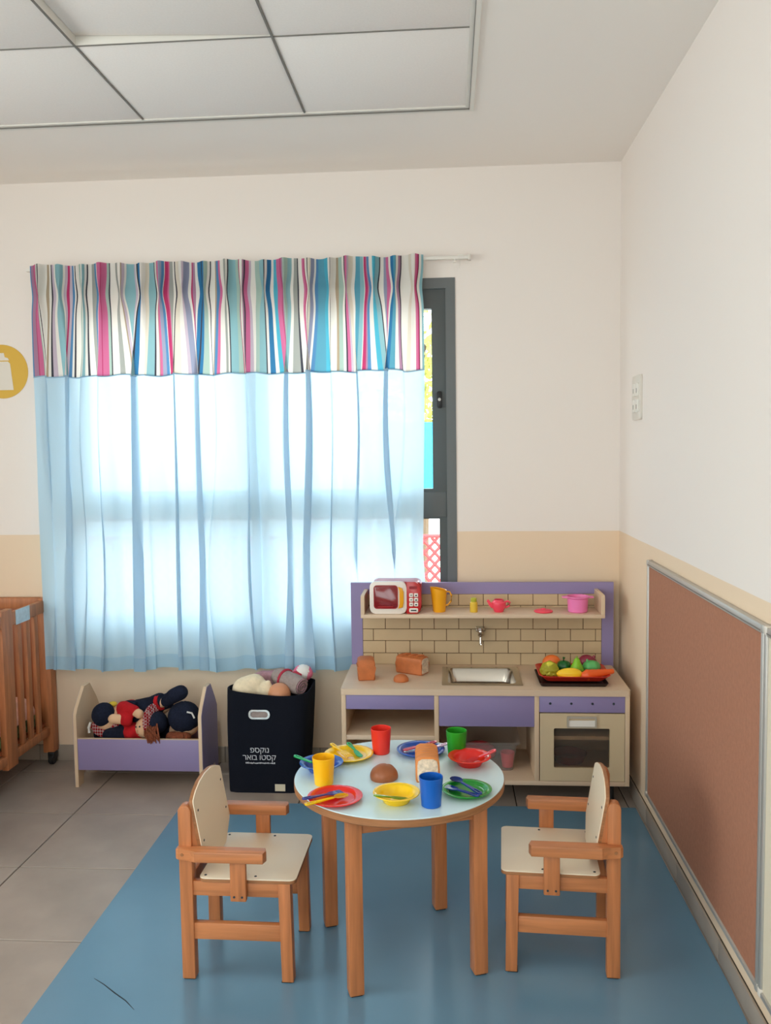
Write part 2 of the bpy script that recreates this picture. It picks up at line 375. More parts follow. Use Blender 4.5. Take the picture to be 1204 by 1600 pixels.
# ------------------------------------------------------------------ the room
WX0, WX1, WZ0, WZ1 = -1.78, .037, .60, 2.214        # window opening in the back wall
def room():
    T = .2
    bm = B()
    box(bm, XL-T, WX0, D, D+T, 0, C); box(bm, WX1, XR+T, D, D+T, 0, C); box(bm, WX0, WX1, D, D+T, 0, WZ0); box(bm, WX0, WX1, D, D+T, WZ1, C)
    struct(obj('wall_back', bm, 'wall'))
    struct(obj('wall_right', box(B(), XR, XR+T, YN-T, D, 0, C), 'wall'))
    bm = B()                                            # left wall with a wide window towards the yard
    box(bm, XL-T, XL, YN-T, -.8, 0, C); box(bm, XL-T, XL, 1.9, D, 0, C); box(bm, XL-T, XL, -.8, 1.9, 0, .6); box(bm, XL-T, XL, -.8, 1.9, 2.3, C)
    struct(obj('wall_left', bm, 'wall'))
    bm = B()
    box(bm, XL, -2.5, YN-T, YN, 0, C); box(bm, -.1, XR, YN-T, YN, 0, C); box(bm, -2.5, -.1, YN-T, YN, 0, .6); box(bm, -2.5, -.1, YN-T, YN, 2.3, C)
    struct(obj('wall_rear', bm, 'wall'))
    def rim(n, ax, a, b, z0, z1, p0, p1, mid):
        bm = B()
        def bx(u0, u1, v0, v1): (box(bm, p0, p1, u0, u1, v0, v1, .003) if ax == 0 else box(bm, u0, u1, p0, p1, v0, v1, .003))
        bx(a, b, z0, z0+.05); bx(a, b, z1-.05, z1); bx(a, a+.05, z0+.05, z1-.05); bx(b-.05, b, z0+.05, z1-.05); bx(mid-.03, mid+.03, z0+.05, z1-.05)
        f = struct(obj(n, bm, 'frame'))
        g = B(); q = (p0+p1)/2
        box(g, *((q-.003, q+.003, a+.04, b-.04) if ax == 0 else (a+.04, b-.04, q-.003, q+.003)), z0+.04, z1-.04)
        obj('glass_pane', g, 'glass', f)
    rim('window_2', 0, -.8, 1.9, .6, 2.3, XL-.12, XL-.06, .55)
    rim('window_3', 1, -2.5, -.1, .6, 2.3, YN-.12, YN-.06, -1.3)

    # floor: slab and porcelain tiles
    fl = struct(obj('floor', box(B(), XL-T, XR+T, YN-T, D+T, -.2, -.006), 'grout'))
    tx, ty, P, G = -1.528, 3.313, .449, .0024
    t0 = B(); box(t0, G, P-G, G, P-G, -.008, 0, .0012, 1); me0 = None
    nx0, nx1 = -4, 5; ny0, ny1 = -13, 2
    for i in range(nx0, nx1+1):
        for j in range(ny0, ny1):
            x, y = tx+i*P, ty+j*P
            x0, x1, y0, y1 = max(x, XL), min(x+P, XR), max(y, YN), min(y+P, D)
            if x1-x0 < .02 or y1-y0 < .02: continue
            full = x1-x0 > P-.001 and y1-y0 > P-.001
            if full and me0:
                o = bpy.data.objects.new('floor_tile', me0); COL.objects.link(o); o.parent = fl
            else:
                o = obj('floor_tile', box(B(), G, x1-x0-G, G, y1-y0-G, -.008, 0, .0012, 1), 'ftile', fl)
                if full: me0 = o.data
            o.location = (x0, y0, 0)
    # skirting
    bb = struct(obj('baseboard_back', box(B(), XL, XR, D-.004, D, 0, .074), 'grout'))
    x = XL
    while x < XR-.03:
        x1 = min(x+.449, XR-.002); obj('skirting_tile', box(B(), x+.001, x1-.001, D-.011, D-.004, .001, .075, .002), 'skirt', bb); x += .449
    br = struct(obj('baseboard_right', box(B(), XR-.004, XR, YN, D-.012, 0, .064), 'grout'))
    y = 2.407+.449*3-.449*12
    while y < D-.03:
        y0, y1 = max(y, YN), min(y+.449, D-.014)
        if y1 > y0+.05: obj('skirting_tile', box(B(), XR-.011, XR-.004, y0+.001, y1-.001, .001, .066, .002), 'skirt', br)
        y += .449

    # ceiling: plaster border, grid and panels
    cx1, cy1 = .092, 3.246; P = .604
    ncol, nrow = 5, 9; cx0, cy0 = cx1-P*ncol, cy1-P*nrow
    bm = B(); H = .16
    box(bm, cx1, XR+T, YN-T, D+T, C, C+H); box(bm, XL-T, cx0, YN-T, D+T, C, C+H); box(bm, cx0, cx1, cy1, D+T, C, C+H); box(bm, cx0, cx1, YN-T, cy0, C, C+H)
    box(bm, cx0, cx1, cy0, cy1, C+H-.02, C+H)
    ce = struct(obj('ceiling', bm, 'ceil'))
    tr = struct(obj('trim_1', B_trim(cx0, cx1, cy0, cy1), 'ctrim'))
    sq = lambda d: [(cx0+d, cy0+d), (cx1-d, cy0+d), (cx1-d, cy1-d), (cx0+d, cy1-d)]
    obj('trim_shadow_line', ring_prism(B(), sq(.0035), sq(.0052), 2, C-.0084, C-.002), 'ctrim_d', tr)  # dark ring paints a thin shadow along the trim
    for k in range(1, ncol):
        x = cx1-P*k; obj('grid_bar', box(B(), x-.0035, x+.0035, cy0, cy1-.012, C+.002, C+.035), 'ctrim', ce); obj('grid_shadow_line', box(B(), x-.0032, x+.0032, cy0, cy1-.012, C-.001, C+.003), 'ctrim_d', ce)  # dark strips under the bars paint the shadow lines of the grid
    for k in range(1, nrow):
        y = cy1-P*k; obj('grid_bar', box(B(), cx0, cx1-.012, y-.0028, y+.0028, C+.002, C+.035), 'ctrim', ce); obj('grid_shadow_line', box(B(), cx0, cx1-.012, y-.0022, y+.0022, C-.0005, C+.003), 'ctrim_d', ce)
    lights = {(1, 5), (3, 5), (1, 7), (3, 7)}  # unseen panel lights, added to light the room from behind the camera
    mt = None
    for i in range(ncol):
        for j in range(nrow):
            x, y = cx1-P*(i+.5), cy1-P*(j+.5)
            if (i, j) in lights: continue
            if mt is None:
                o = obj('ceiling_panel', box(B(), -P/2+.0042, P/2-.0042, -P/2+.0035, P/2-.0035, 0, .014, .0015), 'ctile', ce); mt = o.data
            else:
                o = bpy.data.objects.new('ceiling_panel', mt); COL.objects.link(o); o.parent = ce
            o.location = (x, y, C+.002)
            if (i, j) == (1, 1): o.rotation_euler = (0, math.radians(2.4), 0); o.location = (x, y-.004, C+.0155)   # slipped out of its grid
    for n, (i, j) in enumerate(sorted(lights)):
        x, y = cx1-P*(i+.5), cy1-P*(j+.5)
        t = thing('unseen_ceiling_light', 'unseen square flat panel light added to the ceiling grid behind the viewer', 'ceiling light', (x, y, C-.004), 0, 'unseen ceiling lights')
        bm = B(); ring_prism(bm, rrect(-.295, .295, -.295, .295, .01), rrect(-.275, .275, -.275, .275, .008), 2, 0, .02); obj('frame', bm, 'white', t)
        obj('diffuser', box(B(), -.276, .276, -.276, .276, .006, .012), 'led', t)
        l = bpy.data.lights.new('lamp', 'AREA'); l.shape = 'SQUARE'; l.size = .54; l.energy = LED_POWER; l.color = (1, .95, .9)
        o = bpy.data.objects.new('lamp', l); COL.objects.link(o); o.parent = t; o.location = (0, 0, .003)
def B_trim(cx0, cx1, cy0, cy1):
    bm = B()
    sq = lambda d: [(cx0+d, cy0+d), (cx1-d, cy0+d), (cx1-d, cy1-d), (cx0+d, cy1-d)]
    ring_prism(bm, sq(-.012), sq(.004), 2, C-.008, C+.012)
    ring_prism(bm, sq(.004), sq(.018), 2, C-.003, C+.010)
    return bm
room()

def window():
    wf = struct(obj('window_1', ring_prism(B(), [(WX0, WZ0), (WX1, WZ0), (WX1, WZ1), (WX0, WZ1)], [(WX0+.043, WZ0+.043), (WX1-.043, WZ0+.043), (WX1-.043, WZ1-.046), (WX0+.043, WZ1-.046)], 1, D-.004, D+.08), 'frame'))
    x0, x1, z0, z1 = WX0+.043, WX1-.043, WZ0+.043, WZ1-.046
    xm = (x0+x1)/2
    obj('transom', box(B(), x0, x1, D+.006, D+.07, 1.148, 1.262, .003), 'frame', wf)
    obj('mullion', box(B(), xm-.018, xm+.018, D+.008, D+.068, z0, 1.148, .003), 'frame', wf)
    obj('mullion', box(B(), xm-.018, xm+.018, D+.008, D+.068, 1.262, z1, .003), 'frame', wf)
    for a, b, ia, ib in ((x0, xm-.018, .063, .03), (xm+.018, x1, .03, .063)):
        s = obj('sash', ring_prism(B(), [(a, 1.262), (b, 1.262), (b, z1), (a, z1)], [(a+ia, 1.277), (b-ib, 1.277), (b-ib, z1-.085), (a+ia, z1-.085)], 1, D+.012, D+.06), 'frame_d', wf)
        obj('glass_pane', box(B(), a+.02, b-.02, D+.034, D+.040, 1.27, z1-.07), 'glass', s)
        s2 = obj('sash', ring_prism(B(), [(a, z0), (b, z0), (b, 1.148), (a, 1.148)], [(a+ia*.55, z0+.04), (b-ib*.55, z0+.04), (b-ib*.55, 1.14), (a+ia*.55, 1.14)], 1, D+.014, D+.058), 'frame_d', wf)
        obj('glass_pane', box(B(), a+.01, b-.01, D+.034, D+.040, z0+.02, 1.146), 'glass', s2)
    hx = x1-.03
    h = obj('handle', prism(B(), rrect(hx-.011, hx+.011, 1.640, 1.715, .008), 1, D+.002, D+.014, .002), 'black', wf)
    obj('latch_knob', lathe(B(), [(0, 0), (.007, 0), (.007, .008), (0, .01)], 12), 'alu', h).location = (hx, D+.004, 1.678)
    h.children[0].rotation_euler = (PI/2, 0, 0)
    struct(obj('sill_1', box(B(), WX0-.02, WX1, D-.006, D+.2, WZ0-.02, WZ0, .003), 'ceil'))
    # beyond the glass: pale paving, turquoise hoarding, red netting, tree
    struct(obj('ground_outside', box(B(), -14, 14, D+.25, 26, -.5, -.3), 'pave'))
    t = thing('hoarding', 'bright turquoise sheet hoarding standing in the yard outside the window', 'fence', (0, 8, -.3))
    for k in range(2):
        obj('sheet', box(B(), -.75+k*1.0, .24+k*1.0, -.02, .02, 1.2, 2.0, .004), 'teal', t); obj('post', box(B(), -.79+k*1.0, -.72+k*1.0, .02, .09, 0, 2.05), 'alu', t)
    t = thing('safety_net', 'red diagonal mesh safety netting low outside the window', 'netting', (0, 6.2, 0))
    bm = B(); n = 56
    for k in range(-8, n):
        for s in (1, -1):
            xa = -3.2+k*.075; h = .72; xb = xa+h*s*.9 if s > 0 else xa+h*.9; 
            p = (xa, 0, .1) if s > 0 else (xa+h*.9, 0, .1); q = (xa+h*.9, 0, .1+h) if s > 0 else (xa, 0, .1+h)
            tube(bm, [p, q], .011, 4)
    obj('mesh_strands', bm, 'rednet', t)
    for x in (-3.1, -1.7, -.5, .9): obj('post', box(B(), x-.02, x+.02, .012, .05, -.3, .95), 'alu', t)
    obj('top_rope', tube(B(), [(-3.9, 0, .83), (1.6, 0, .83)], .014, 6), 'rednet', t)
    t = thing('tree', 'tree with yellow green leaves beyond the turquoise hoarding', 'tree', (-.35, 9.6, -.3))
    obj('trunk', tube(B(), [(0, 0, 0), (.05, 0, 1.2), (0, .1, 2.2), (.1, 0, 2.9)], [.11, .09, .07, .03], 9), 'bark', t)
    bm = B(); rnd = random.Random(3)
    for k in range(900):
        c = Vector((rnd.gauss(0, .42), rnd.gauss(0, .4), 2.55+rnd.gauss(0, .38)))
        a = Vector((rnd.gauss(0, 1), rnd.gauss(0, 1), rnd.gauss(0, 1))).normalized(); b = a.orthogonal().normalized(); s = .07
        vs = [bm.verts.new(c+a*s), bm.verts.new(c+b*s*.5), bm.verts.new(c-a*s), bm.verts.new(c-b*s*.5)]; bm.faces.new(vs)
    f = obj('foliage', bm, 'leafy', t); f['kind'] = 'stuff'
window()

# ------------------------------------------------------------------ curtain
PAL = dict(w=(238, 234, 226), c=(226, 216, 198), m=(164, 116, 148), p=(206, 92, 142), h=(186, 36, 92), t=(128, 180, 190), T=(70, 148, 176), b=(64, 124, 178), B=(28, 104, 160), g=(152, 156, 150), s=(160, 188, 176), l=(196, 178, 196), v=(140, 146, 176), k=(40, 40, 52), n=(170, 148, 120), q=(60, 170, 200))
# stripe edges measured along the header, left to right: (colour, width)
STR = "b1 m3 h1 p3 s1 w1 k1 w7 n2 w2 k1 l2 w2 t9 w2 l2 h2 l2 b2 w1 k1 w6 s2 w1 t2 w2 k1 w3 g3 b3 w1 p4 h1 p4 s2 k1 w6 g3 w4 n1 l2 w2 t7 l2 w1 k2 B3 w5 c3 t5 k1 w2 n1 p2 v3 b2 w1 h3 p1 g3 w2 k1 c4 w4 l2 v5 w2 h1 m2 w3 B5 k1 B2 s3 w2 k1 w4 n1 b2 p2 w5 g2 w2 k1 t6 s4 h1 w3 m2 k1 p3 l2 w4 s5 t5 k1 w2 B4 w2 q3 p4 h1 m2 s5 t4 w2 g3 k1 w4 p2 h1 w3 k1 c3 v3 w2 b2 T6 q4 w2 k1 w5 n2 s4 w2 k1 p2 l2 c4 w3 T4 t3 w1 h2 m1 b2 w4 q3 t4 k1 w3 v2 p3 w2 B3 T3 w2 m2 k1 w7 c3 w4 p2 h1 k1 w2 t2".split()
def curtain():
    root = thing('curtain', 'pleated sky blue voile curtain with a striped cotton header band', 'curtain', (-.98, D-.06, .46))
    XA, XB = -1.862, -.100
    zt, zs, zb = 2.30, 1.806, .463
    npl = 19
    rnd = random.Random(11)
    def ycen(x, z):
        u = (x-XA)/(XB-XA)
        y = D-.088+.02*min(1, max(0, u*1.5))
        if x > -.50:
            k = min(1, (x+.50)/.06)*min(1, max(0, (1.0-z)/.12)); y = y*(1-k)+(D-.034)*k
        return y
    def amp(x, z):
        k = 1.
        if x > -.52 and z < 1.0: k = 1-.75*min(1, (x+.52)/.06)*min(1, (1.0-z)/.12)
        return k
    pl_u = [(k+.5)/npl+rnd.uniform(-.008, .008) for k in range(npl)]
    folds = []                                                 # deep overlapping folds of the voile: centre, half width, overlap, depth
    for px_u, wd, k_, dp in ((.035, .02, 2.2, .026), (.095, .024, 2.8, .034), (.135, .018, 2.2, .026), (.175, .014, 2.0, .024), (.265, .026, 3.0, .036), (.30, .014, 1.8, .02), (.365, .014, 2.4, .026), (.425, .024, 2.8, .034), (.47, .014, 2.0, .024), (.545, .015, 2.2, .03), (.575, .013, 1.7, -.02), (.655, .023, 2.9, .036), (.712, .024, 3.0, .038), (.765, .012, 2.0, .022), (.83, .018, 2.2, .026), (.905, .024, 2.7, .034), (.95, .016, 2.0, .024)):
        folds.append((px_u, wd, k_, dp, rnd.uniform(-.012, .012), rnd.uniform(-.006, .006)))
    def sheet(u, z, head):
        X = XA+(XB-XA)*u; x = X; y = 0
        # right edge swings in lower down
        t = max(0, min(1, (zt-z)/(zt-zb)))
        lean = -.012*t*(1-u)*1.6-.035*max(0, t-.3)*max(0, u-.85)/.15
        x += lean
        zz = (zt-z)/(zt-zs)
        hp = math.exp(-((z-2.165)/.055)**2)
        topk = max(0, min(1, (z-1.9)/.3))
        for c in pl_u:
            d = (u-c)*npl
            if abs(d) < 1.2:
                e = math.exp(-(d/.22)**2)
                y -= .030*e*topk
                x -= hp*.075*d*math.exp(-(d/.36)**2)*(XB-XA)/1.76
        low = max(0, min(1, (2.15-z)/.35))
        if low > 0:
            for c, wd, k_, dp, dr, ph in folds:
                cc = c+dr*t+ph*math.sin(5*z)
                q = (u-cc)/wd
                if abs(q) < 3:
                    e = math.exp(-q*q)*low*(.55+.45*t)
                    x -= k_*wd*q*e*(XB-XA); y -= dp*e*1.0
            y += low*(.008*math.sin(u*61+1.3*math.sin(3*z))+.005*math.sin(u*143+2*z))
        A = amp(X, z)
        return Vector((X+(x-X)*(.35+.65*A), ycen(X, z)+y*A, z))
    # striped band
    NU = 760
    seq = []
    for s in STR: seq.append((s[0], float(s[1:])))
    tot = sum(w_ for _, w_ in seq); cum = 0; edges = []
    for c_, w_ in seq: cum += w_/tot; edges.append((cum, c_))
    bm = B(); cl = bm.loops.layers.float_color.new('stripe')
    def wave(u): return .004*math.sin(u*90)+.003*math.sin(u*37)
    fs = grid(bm, lambda a, b: sheet(a, zt+(zs-.004+wave(a)-zt)*b+.004*math.sin(a*40)*(1-b), True), NU, 26)
    for n_, f in enumerate(fs):
        u = ((n_ % NU)+.5)/NU
        c_ = next(q for e, q in edges if u <= e+1e-9)
        k = rgb(*[.82*q+.18*205 for q in PAL[c_]])
        for lp in f.loops: lp[cl] = k
    me = bpy.data.meshes.new('header_band')
    o = obj('header_band', bm, 'stripe', root, world=True, angle=180, keepn=True)
    bm = B()
    grid(bm, lambda a, b: sheet(a, zt-.004+(2.162-zt+.004)*b, True)+Vector((0, .004, 0)), 380, 8); obj('header_tape', bm, 'tape', root, world=True, angle=180, keepn=True)
    # the voile
    bm = B()
    ztop = zs+.006
    hemz = zb+.062
    def low(a): return zb+.006*math.sin(a*23)+.004*math.sin(a*61)-.012*max(0, .1-a)*10*.5
    grid(bm, lambda a, b: sheet(a, ztop+wave(a)+(low(a)+.062-ztop-wave(a))*b, False)+Vector((0, .002, 0)), 520, 60)
    sh = obj('voile_panel', bm, 'sheer', root, world=True, angle=180, keepn=True)
    bm = B()
    grid(bm, lambda a, b: sheet(a, low(a)+.0625*(1-b), False)+Vector((0, .002, 0)), 520, 4)
    obj('hem', bm, 'hem', sh, world=True, angle=180, keepn=True)
    bm = B()
    tube(bm, [sheet(i/400, zs-.002+wave(i/400), True)+Vector((0, -.001, 0)) for i in range(401)], .0025, 5)
    obj('seam_binding', bm, 'hem', root, world=True)
    # track
    t = thing('curtain_track', 'white curtain track with an end bracket above the window', 'curtain track', (-.88, D, 2.282))
    obj('rail', box(B(), -1.90, .100, D-.052, D-.030, 2.284, 2.298, .002), 'white', t, world=True)
    for x in (-1.75, -.9, .062): obj('bracket', box(B(), x-.012, x+.012, D-.050, D+.0, 2.298, 2.304, .001), 'white', t, world=True)
    obj('end_stop', box(B(), .094, .106, D-.056, D-.026, 2.278, 2.303, .002), 'white2', t, world=True)
    obj('cord', tube(B(), [(.058, D-.040, 2.284), (.060, D-.041, 2.262), (.056, D-.040, 2.245)], .0018, 6), 'white2', t, world=True)
    obj('glider', box(B(), .030, .042, D-.046, D-.036, 2.270, 2.285, .002), 'white2', t, world=True)
curtain()

# ------------------------------------------------------------------ wall things
def walls():
    t = thing('wall_sticker', 'round mustard sticker with a white baby bottle on the wall', 'sticker', (-2.058, D, 1.842))
    bm = lathe(B(), [(0, 0), (.1235, 0), (.1235, .003), (0, .003)], 56); bmesh.ops.rotate(bm, verts=bm.verts, cent=(0, 0, 0), matrix=Matrix.Rotation(PI/2, 3, 'X'))
    obj('disc', bm, 'signy', t)
    pts = [(-.052, -.085), (.052, -.085), (.040, .036), (.030, .046), (-.030, .046), (-.040, .036)]
    b = obj('bottle_print', prism(B(), pts, 1, -.0045, -.003), 'signw', t)
    obj('bottle_cap_print', prism(B(), [(-.036, .051), (.036, .051), (.030, .062), (.016, .066), (.012, .085), (-.012, .085), (-.016, .066), (-.030, .062)], 1, -.0045, -.003), 'signw', t)
    # switch plate
    t = thing('switch_plate', 'cream multi gang switch and socket plate on the right wall', 'switch plate', (XR, 3.535, 1.65))
    obj('plate', prism(B(), rrect(-.072, .072, -.088, .088, .012), 0, -.011, 0, .004), 'white2', t)
    for (a, b, c, d) in ((-.052, -.004, .006, .056), (.004, .052, .006, .056), (-.052, -.004, -.058, -.008), (.004, .052, -.058, -.008)):
        k = obj('switch', prism(B(), rrect(a, b, c, d, .004), 0, -.015, -.011, .0015), 'white', t)
        obj('slot', box(B(), -.0157, -.015, (a+b)/2-.003, (a+b)/2+.003, c+.012, c+.03), 'ctrim_d', k)
    # cork board and the board next to it
    def board(y0, y1, z0, z1, surf, label, name):
        t = thing(name, label, 'notice board', (XR, (y0+y1)/2, z0))
        obj('panel', box(B(), XR-.014, XR-.001, y0+.006, y1-.006, z0+.006, z1-.006), surf, t, world=True)
        bm = B()
        fr = .022
        for a, b, c, d in ((y0+fr*.6, y1-fr*.6, z1-fr, z1), (y0+fr*.6, y1-fr*.6, z0, z0+.014)):
            e = obj('frame_rail', box(B(), XR-.020, XR, a, b, c, d, .003), 'alu', t, world=True)
            if c > .5: obj('rail_groove', box(B(), XR-.0208, XR-.0196, a, b, c+.006, c+.009), 'ctrim_d', e, world=True)
        for a, b in ((y0, y0+.016), (y1-.014, y1)): obj('frame_rail', box(B(), XR-.020, XR, a, b, z0+.012, z1-.012, .003), 'alu', t, world=True)
        for a in (y0-.002, y1-.016):
            for c in (z0-.002, z1-.020): obj('corner_cap', box(B(), XR-.022, XR, a, a+.018, c, c+.022, .004), 'white2' if surf == 'wboard' else 'alu', t, world=True)
    board(2.078, 3.280, .126, 1.031, 'cork', 'large brown cork notice board in aluminium frame low on the right wall', 'cork_board')
    board(.870, 2.070, .126, 1.031, 'wboard', 'cream board in pale frame adjoining the cork board', 'display_board')
walls()

# ------------------------------------------------------------------ blue mat
def floor_mat():
    pts = [(-1.098, -2.2), (.742, -2.2), (.742, 2.12), (.746, 2.3), (.742, 3.455), (-1.112, 3.440), (-1.106, 2.8)]
    m = tag(obj('floor_mat', prism(B(), pts, 2, 0, .002, .0006, 1), 'mat'), 'large blue vinyl mat under the table and chairs', 'mat')
    a = [(-.994, 2.239), (-.955, 2.213), (-.911, 2.178), (-.870, 2.148), (-.833, 2.112)]
    obj('scuff_mark', tube(B(), [(x, y, .0022) for x, y in a], [.0008, .0016, .002, .0018, .0006], 5, flat=.3), 'dark', m)
floor_mat()
MZ = .002

# ------------------------------------------------------------------ chairs
def chair():
    t = thing('toddler_chair', 'x', 'chair')
    hw = .1435
    def leg(x0, x1, s, z1, rnd):
        y0, y1 = (hw-.034, hw) if s > 0 else (-hw, -hw+.034)
        bm = B()
        if rnd:
            pts = [(x0, .003), (x1, .003), (x1, z1-.014), (x1-.005, z1-.004), (x1-.013, z1), (x0+.013, z1), (x0+.005, z1-.004), (x0, z1-.014)]
            prism(bm, pts, 1, y0, y1, .002)
        else: prism(bm, [(x0+.006, .003), (x1+.004, .003), (x1, z1), (x0, z1)], 1, y0, y1, .002)
        l = obj('leg', bm, 'wood', t)
        obj('glide', box(B(), x0+.004, x1-.002, y0+.003, y1-.003, 0, .004), 'black', l)
    for s in (1, -1):
        leg(-.153, -.117, s, .494, True); leg(.120, .154, s, .281, False)
        a, b = sorted((s*(hw-.005), s*(hw-.025)))
        obj('side_rail', box(B(), -.121, .121, a, b, .240, .2805, .002), 'woodx', t)
        obj('stretcher', box(B(), -.121, .124, a, b, .114, .162, .004), 'woodx', t)
        a, b = sorted((s*hw, s*(hw+.016)))
        p = obj('arm_post', box(B(), .004, .048, a, b, .236, .357, .003), 'wood', t)
        for dx in (.015, .037): obj('screw', lathe(B(), [(0, 0), (.0032, 0), (.0032, .001), (0, .001)], 8), 'dark', p).matrix_local = Matrix.Translation((dx, s*(hw+.0165), .250)) @ Matrix.Rotation(-s*PI/2, 4, 'X')
        a, b = sorted((s*(hw-.006), s*(hw+.032)))
        pts = [(-.157, a if s > 0 else b), (-.112, a if s > 0 else b), (.088, a if s > 0 else b), (.094, (a+b)/2), (.088, b if s > 0 else a), (-.100, b if s > 0 else a), (-.118, s*(hw+.018)), (-.150, s*(hw+.018)), (-.157, s*(hw+.012))]
        if s < 0: pts = pts[::-1]
        ar = obj('armrest', prism(B(), pts, 2, .350, .381, .004, 2), 'woodx', t)
        obj('bolt_cap', lathe(B(), [(0, 0), (.005, 0), (.004, .002), (0, .002)], 10), 'ply', ar).matrix_local = Matrix.Translation((-.138, s*(hw+.0175), .3655)) @ Matrix.Rotation(-s*PI/2, 4, 'X')
    obj('front_rail', box(B(), .126, .146, -hw+.033, hw-.033, .240, .2805, .002), 'wood', t)
    obj('back_rail', box(B(), -.150, -.128, -hw+.033, hw-.033, .240, .2805, .002), 'wood', t)
    obj('back_rail', box(B(), -.150, -.128, -hw+.033, hw-.033, .325, .360, .002), 'wood', t)
    st = obj('seat', prism(B(), rrect(-.100, .169, -.142, .142, .016), 2, .2805, .2895, .001), 'ply', t)
    obj('seat_laminate', prism(B(), rrect(-.100, .169, -.142, .142, .016), 2, .2895, .2925, .001), 'cream', st)
    for x in (-.085, .055):
        for y in (-.125, .125): obj('screw', lathe(B(), [(0, 0), (.0042, 0), (.003, .0012), (0, .0012)], 8, (x, y, .2924)), 'dark', st)
    # back: reclined shaped plywood
    half = [(.060, .302), (.128, .346), (.135, .356), (.135, .496), (.131, .506), (.100, .519), (.055, .530)]
    pts = half+[(0, .534)]+[(-y, z) for y, z in reversed(half)]
    def lean(bm):
        for v in bm.verts: v.co.x -= (v.co.z-.33)*.17
    bm = prism(B(), pts, 0, -.094, -.0845, .0008, 1); lean(bm); bk = obj('backrest', bm, 'ply', t)
    bm = prism(B(), pts, 0, -.0845, -.0815, .0008, 1); lean(bm); obj('back_laminate', bm, 'cream', bk)
    for y in (-.112, .112):
        for z in (.385, .470):
            q = lathe(B(), [(0, 0), (.004, 0), (.003, .0012), (0, .0012)], 8); bmesh.ops.rotate(q, verts=q.verts, cent=(0, 0, 0), matrix=Matrix.Rotation(PI/2, 3, 'Y')); bmesh.ops.translate(q, verts=q.verts, vec=(-.0814-(z-.33)*.17, y, z))
            obj('screw', q, 'dark', bk)
    for s in (1, -1):
        y0, y1 = sorted((s*(hw-.034), s*(hw-.008))); bm = prism(B(), [(-.121, .345), (-.0965, .345), (-.119, .490), (-.121, .490)], 1, y0, y1); obj('back_spacer', bm, 'wood', t)
    return t
ch = chair(); ch.location = (-.590, 2.388, MZ); ch.rotation_euler = (0, 0, math.radians(-.8))
tag(ch, 'low wooden toddler armchair with cream back, beside the yellow cup and red plate', 'chair', 'toddler chairs at the round table')
c2 = copy_tree(ch); c2.location = (.314, 2.458, MZ); c2.rotation_euler = (0, 0, math.radians(176.4))
tag(c2, 'low wooden toddler armchair with cream back, between the table and cork board', 'chair', 'toddler chairs at the round table')

for c_, dx in ((ch, -.012), (c2, .006)):
    for k in c_.children:
        if k.name.startswith('arm_post'): k.location.x = dx

# ------------------------------------------------------------------ round table
TX, TY, TZ, TR = -.149, 2.437, .52, .302
def table():
    t = thing('round_table', 'small round wooden table with pale blue laminate top', 'table', (TX, TY-.004, MZ), math.radians(18.7))
    Z = TZ-MZ
    tp = obj('tabletop', lathe(B(), [(0, Z-.024), (TR-.003, Z-.024), (TR, Z-.021), (TR, Z-.003), (TR-.0015, Z-.0025), (0, Z-.0025)], 96), 'ply', t)
    obj('top_laminate', lathe(B(), [(0, Z-.0028), (TR-.001, Z-.0028), (TR-.001, Z-.001), (TR-.002, Z), (0, Z)], 96), 'ttop', tp)
    for sx in (1, -1):
        for sy in (1, -1):
            x, y = sx*.176, sy*.176
            l = obj('leg', box(B(), x-.020, x+.020, y-.020, y+.020, .004, Z-.024, .003), 'wood', t)
            obj('glide', box(B(), x-.015, x+.015, y-.015, y+.015, 0, .005), 'black', l)
    for s in (1, -1):
        obj('apron', box(B(), -.157, .157, s*.176-.011, s*.176+.011, Z-.074, Z-.0235, .002), 'woodx', t)
        obj('apron', box(B(), s*.176-.011, s*.176+.011, -.157, .157, Z-.074, Z-.0235, .002), 'wood', t)
table()

# ------------------------------------------------------------------ tableware
def plate(name, m, x, y, r, label, z=TZ, group='toy plates'):
    prof = [(0, .003), (r*.62, .003), (r*.70, .004), (r*.76, .009), (r*.84, .0115), (r*.97, .0125), (r, .0115), (r*.985, .0098), (r*.84, .0085), (r*.76, .005), (r*.68, 0), (0, 0)]
    o = obj('toy_plate', lathe(B(), prof[::-1], 56), m, loc=(x, y, z)); return tag(o, label, 'plate', group)
def bowl(m, x, y, r, h, label, z=TZ):
    prof = [(0, .004), (r*.46, .004), (r*.58, .008), (r*.70, h*.66), (r*.76, h*.86), (r*.82, h*.93), (r*.96, h), (r*.99, h), (r, h-.0012), (r*.985, h-.003), (r*.83, h*.93-.003), (r*.74, h*.82-.002), (r*.67, h*.50), (r*.56, .002), (r*.52, 0), (0, 0)]
    o = obj('toy_bowl', lathe(B(), prof[::-1], 56), m, loc=(x, y, z)); return tag(o, label, 'bowl', 'toy bowls')
def cup(m, x, y, label, h=.079):
    rt, rb = .0318, .0262
    prof = [(0, 0), (rb-.002, 0), (rb, .002), (rt, h-.001), (rt-.0008, h), (rt-.0018, h-.0012), (rb-.0016, .005), (rb-.004, .0035), (0, .0035)]
    o = obj('toy_cup', lathe(B(), prof, 44), m, loc=(x, y, TZ)); return tag(o, label, 'cup', 'toy cups')
plate('p', 'p_yellow', -.311, 2.577, .0755, 'yellow toy plate holding a yellow fork and a green knife')
plate('p', 'p_red', -.311, 2.249, .0745, 'red toy plate holding a violet fork and a yellow spoon')
plate('p', 'p_green', .043, 2.312, .0690, 'green toy plate holding two blue pieces of cutlery')
plate('p', 'p_blue', -.092, 2.622, .0750, 'dark blue toy plate behind the sliced loaf')
bowl('p_blue', -.378, 2.457, .0645, .028, 'blue toy bowl with a green spoon behind the yellow cup')
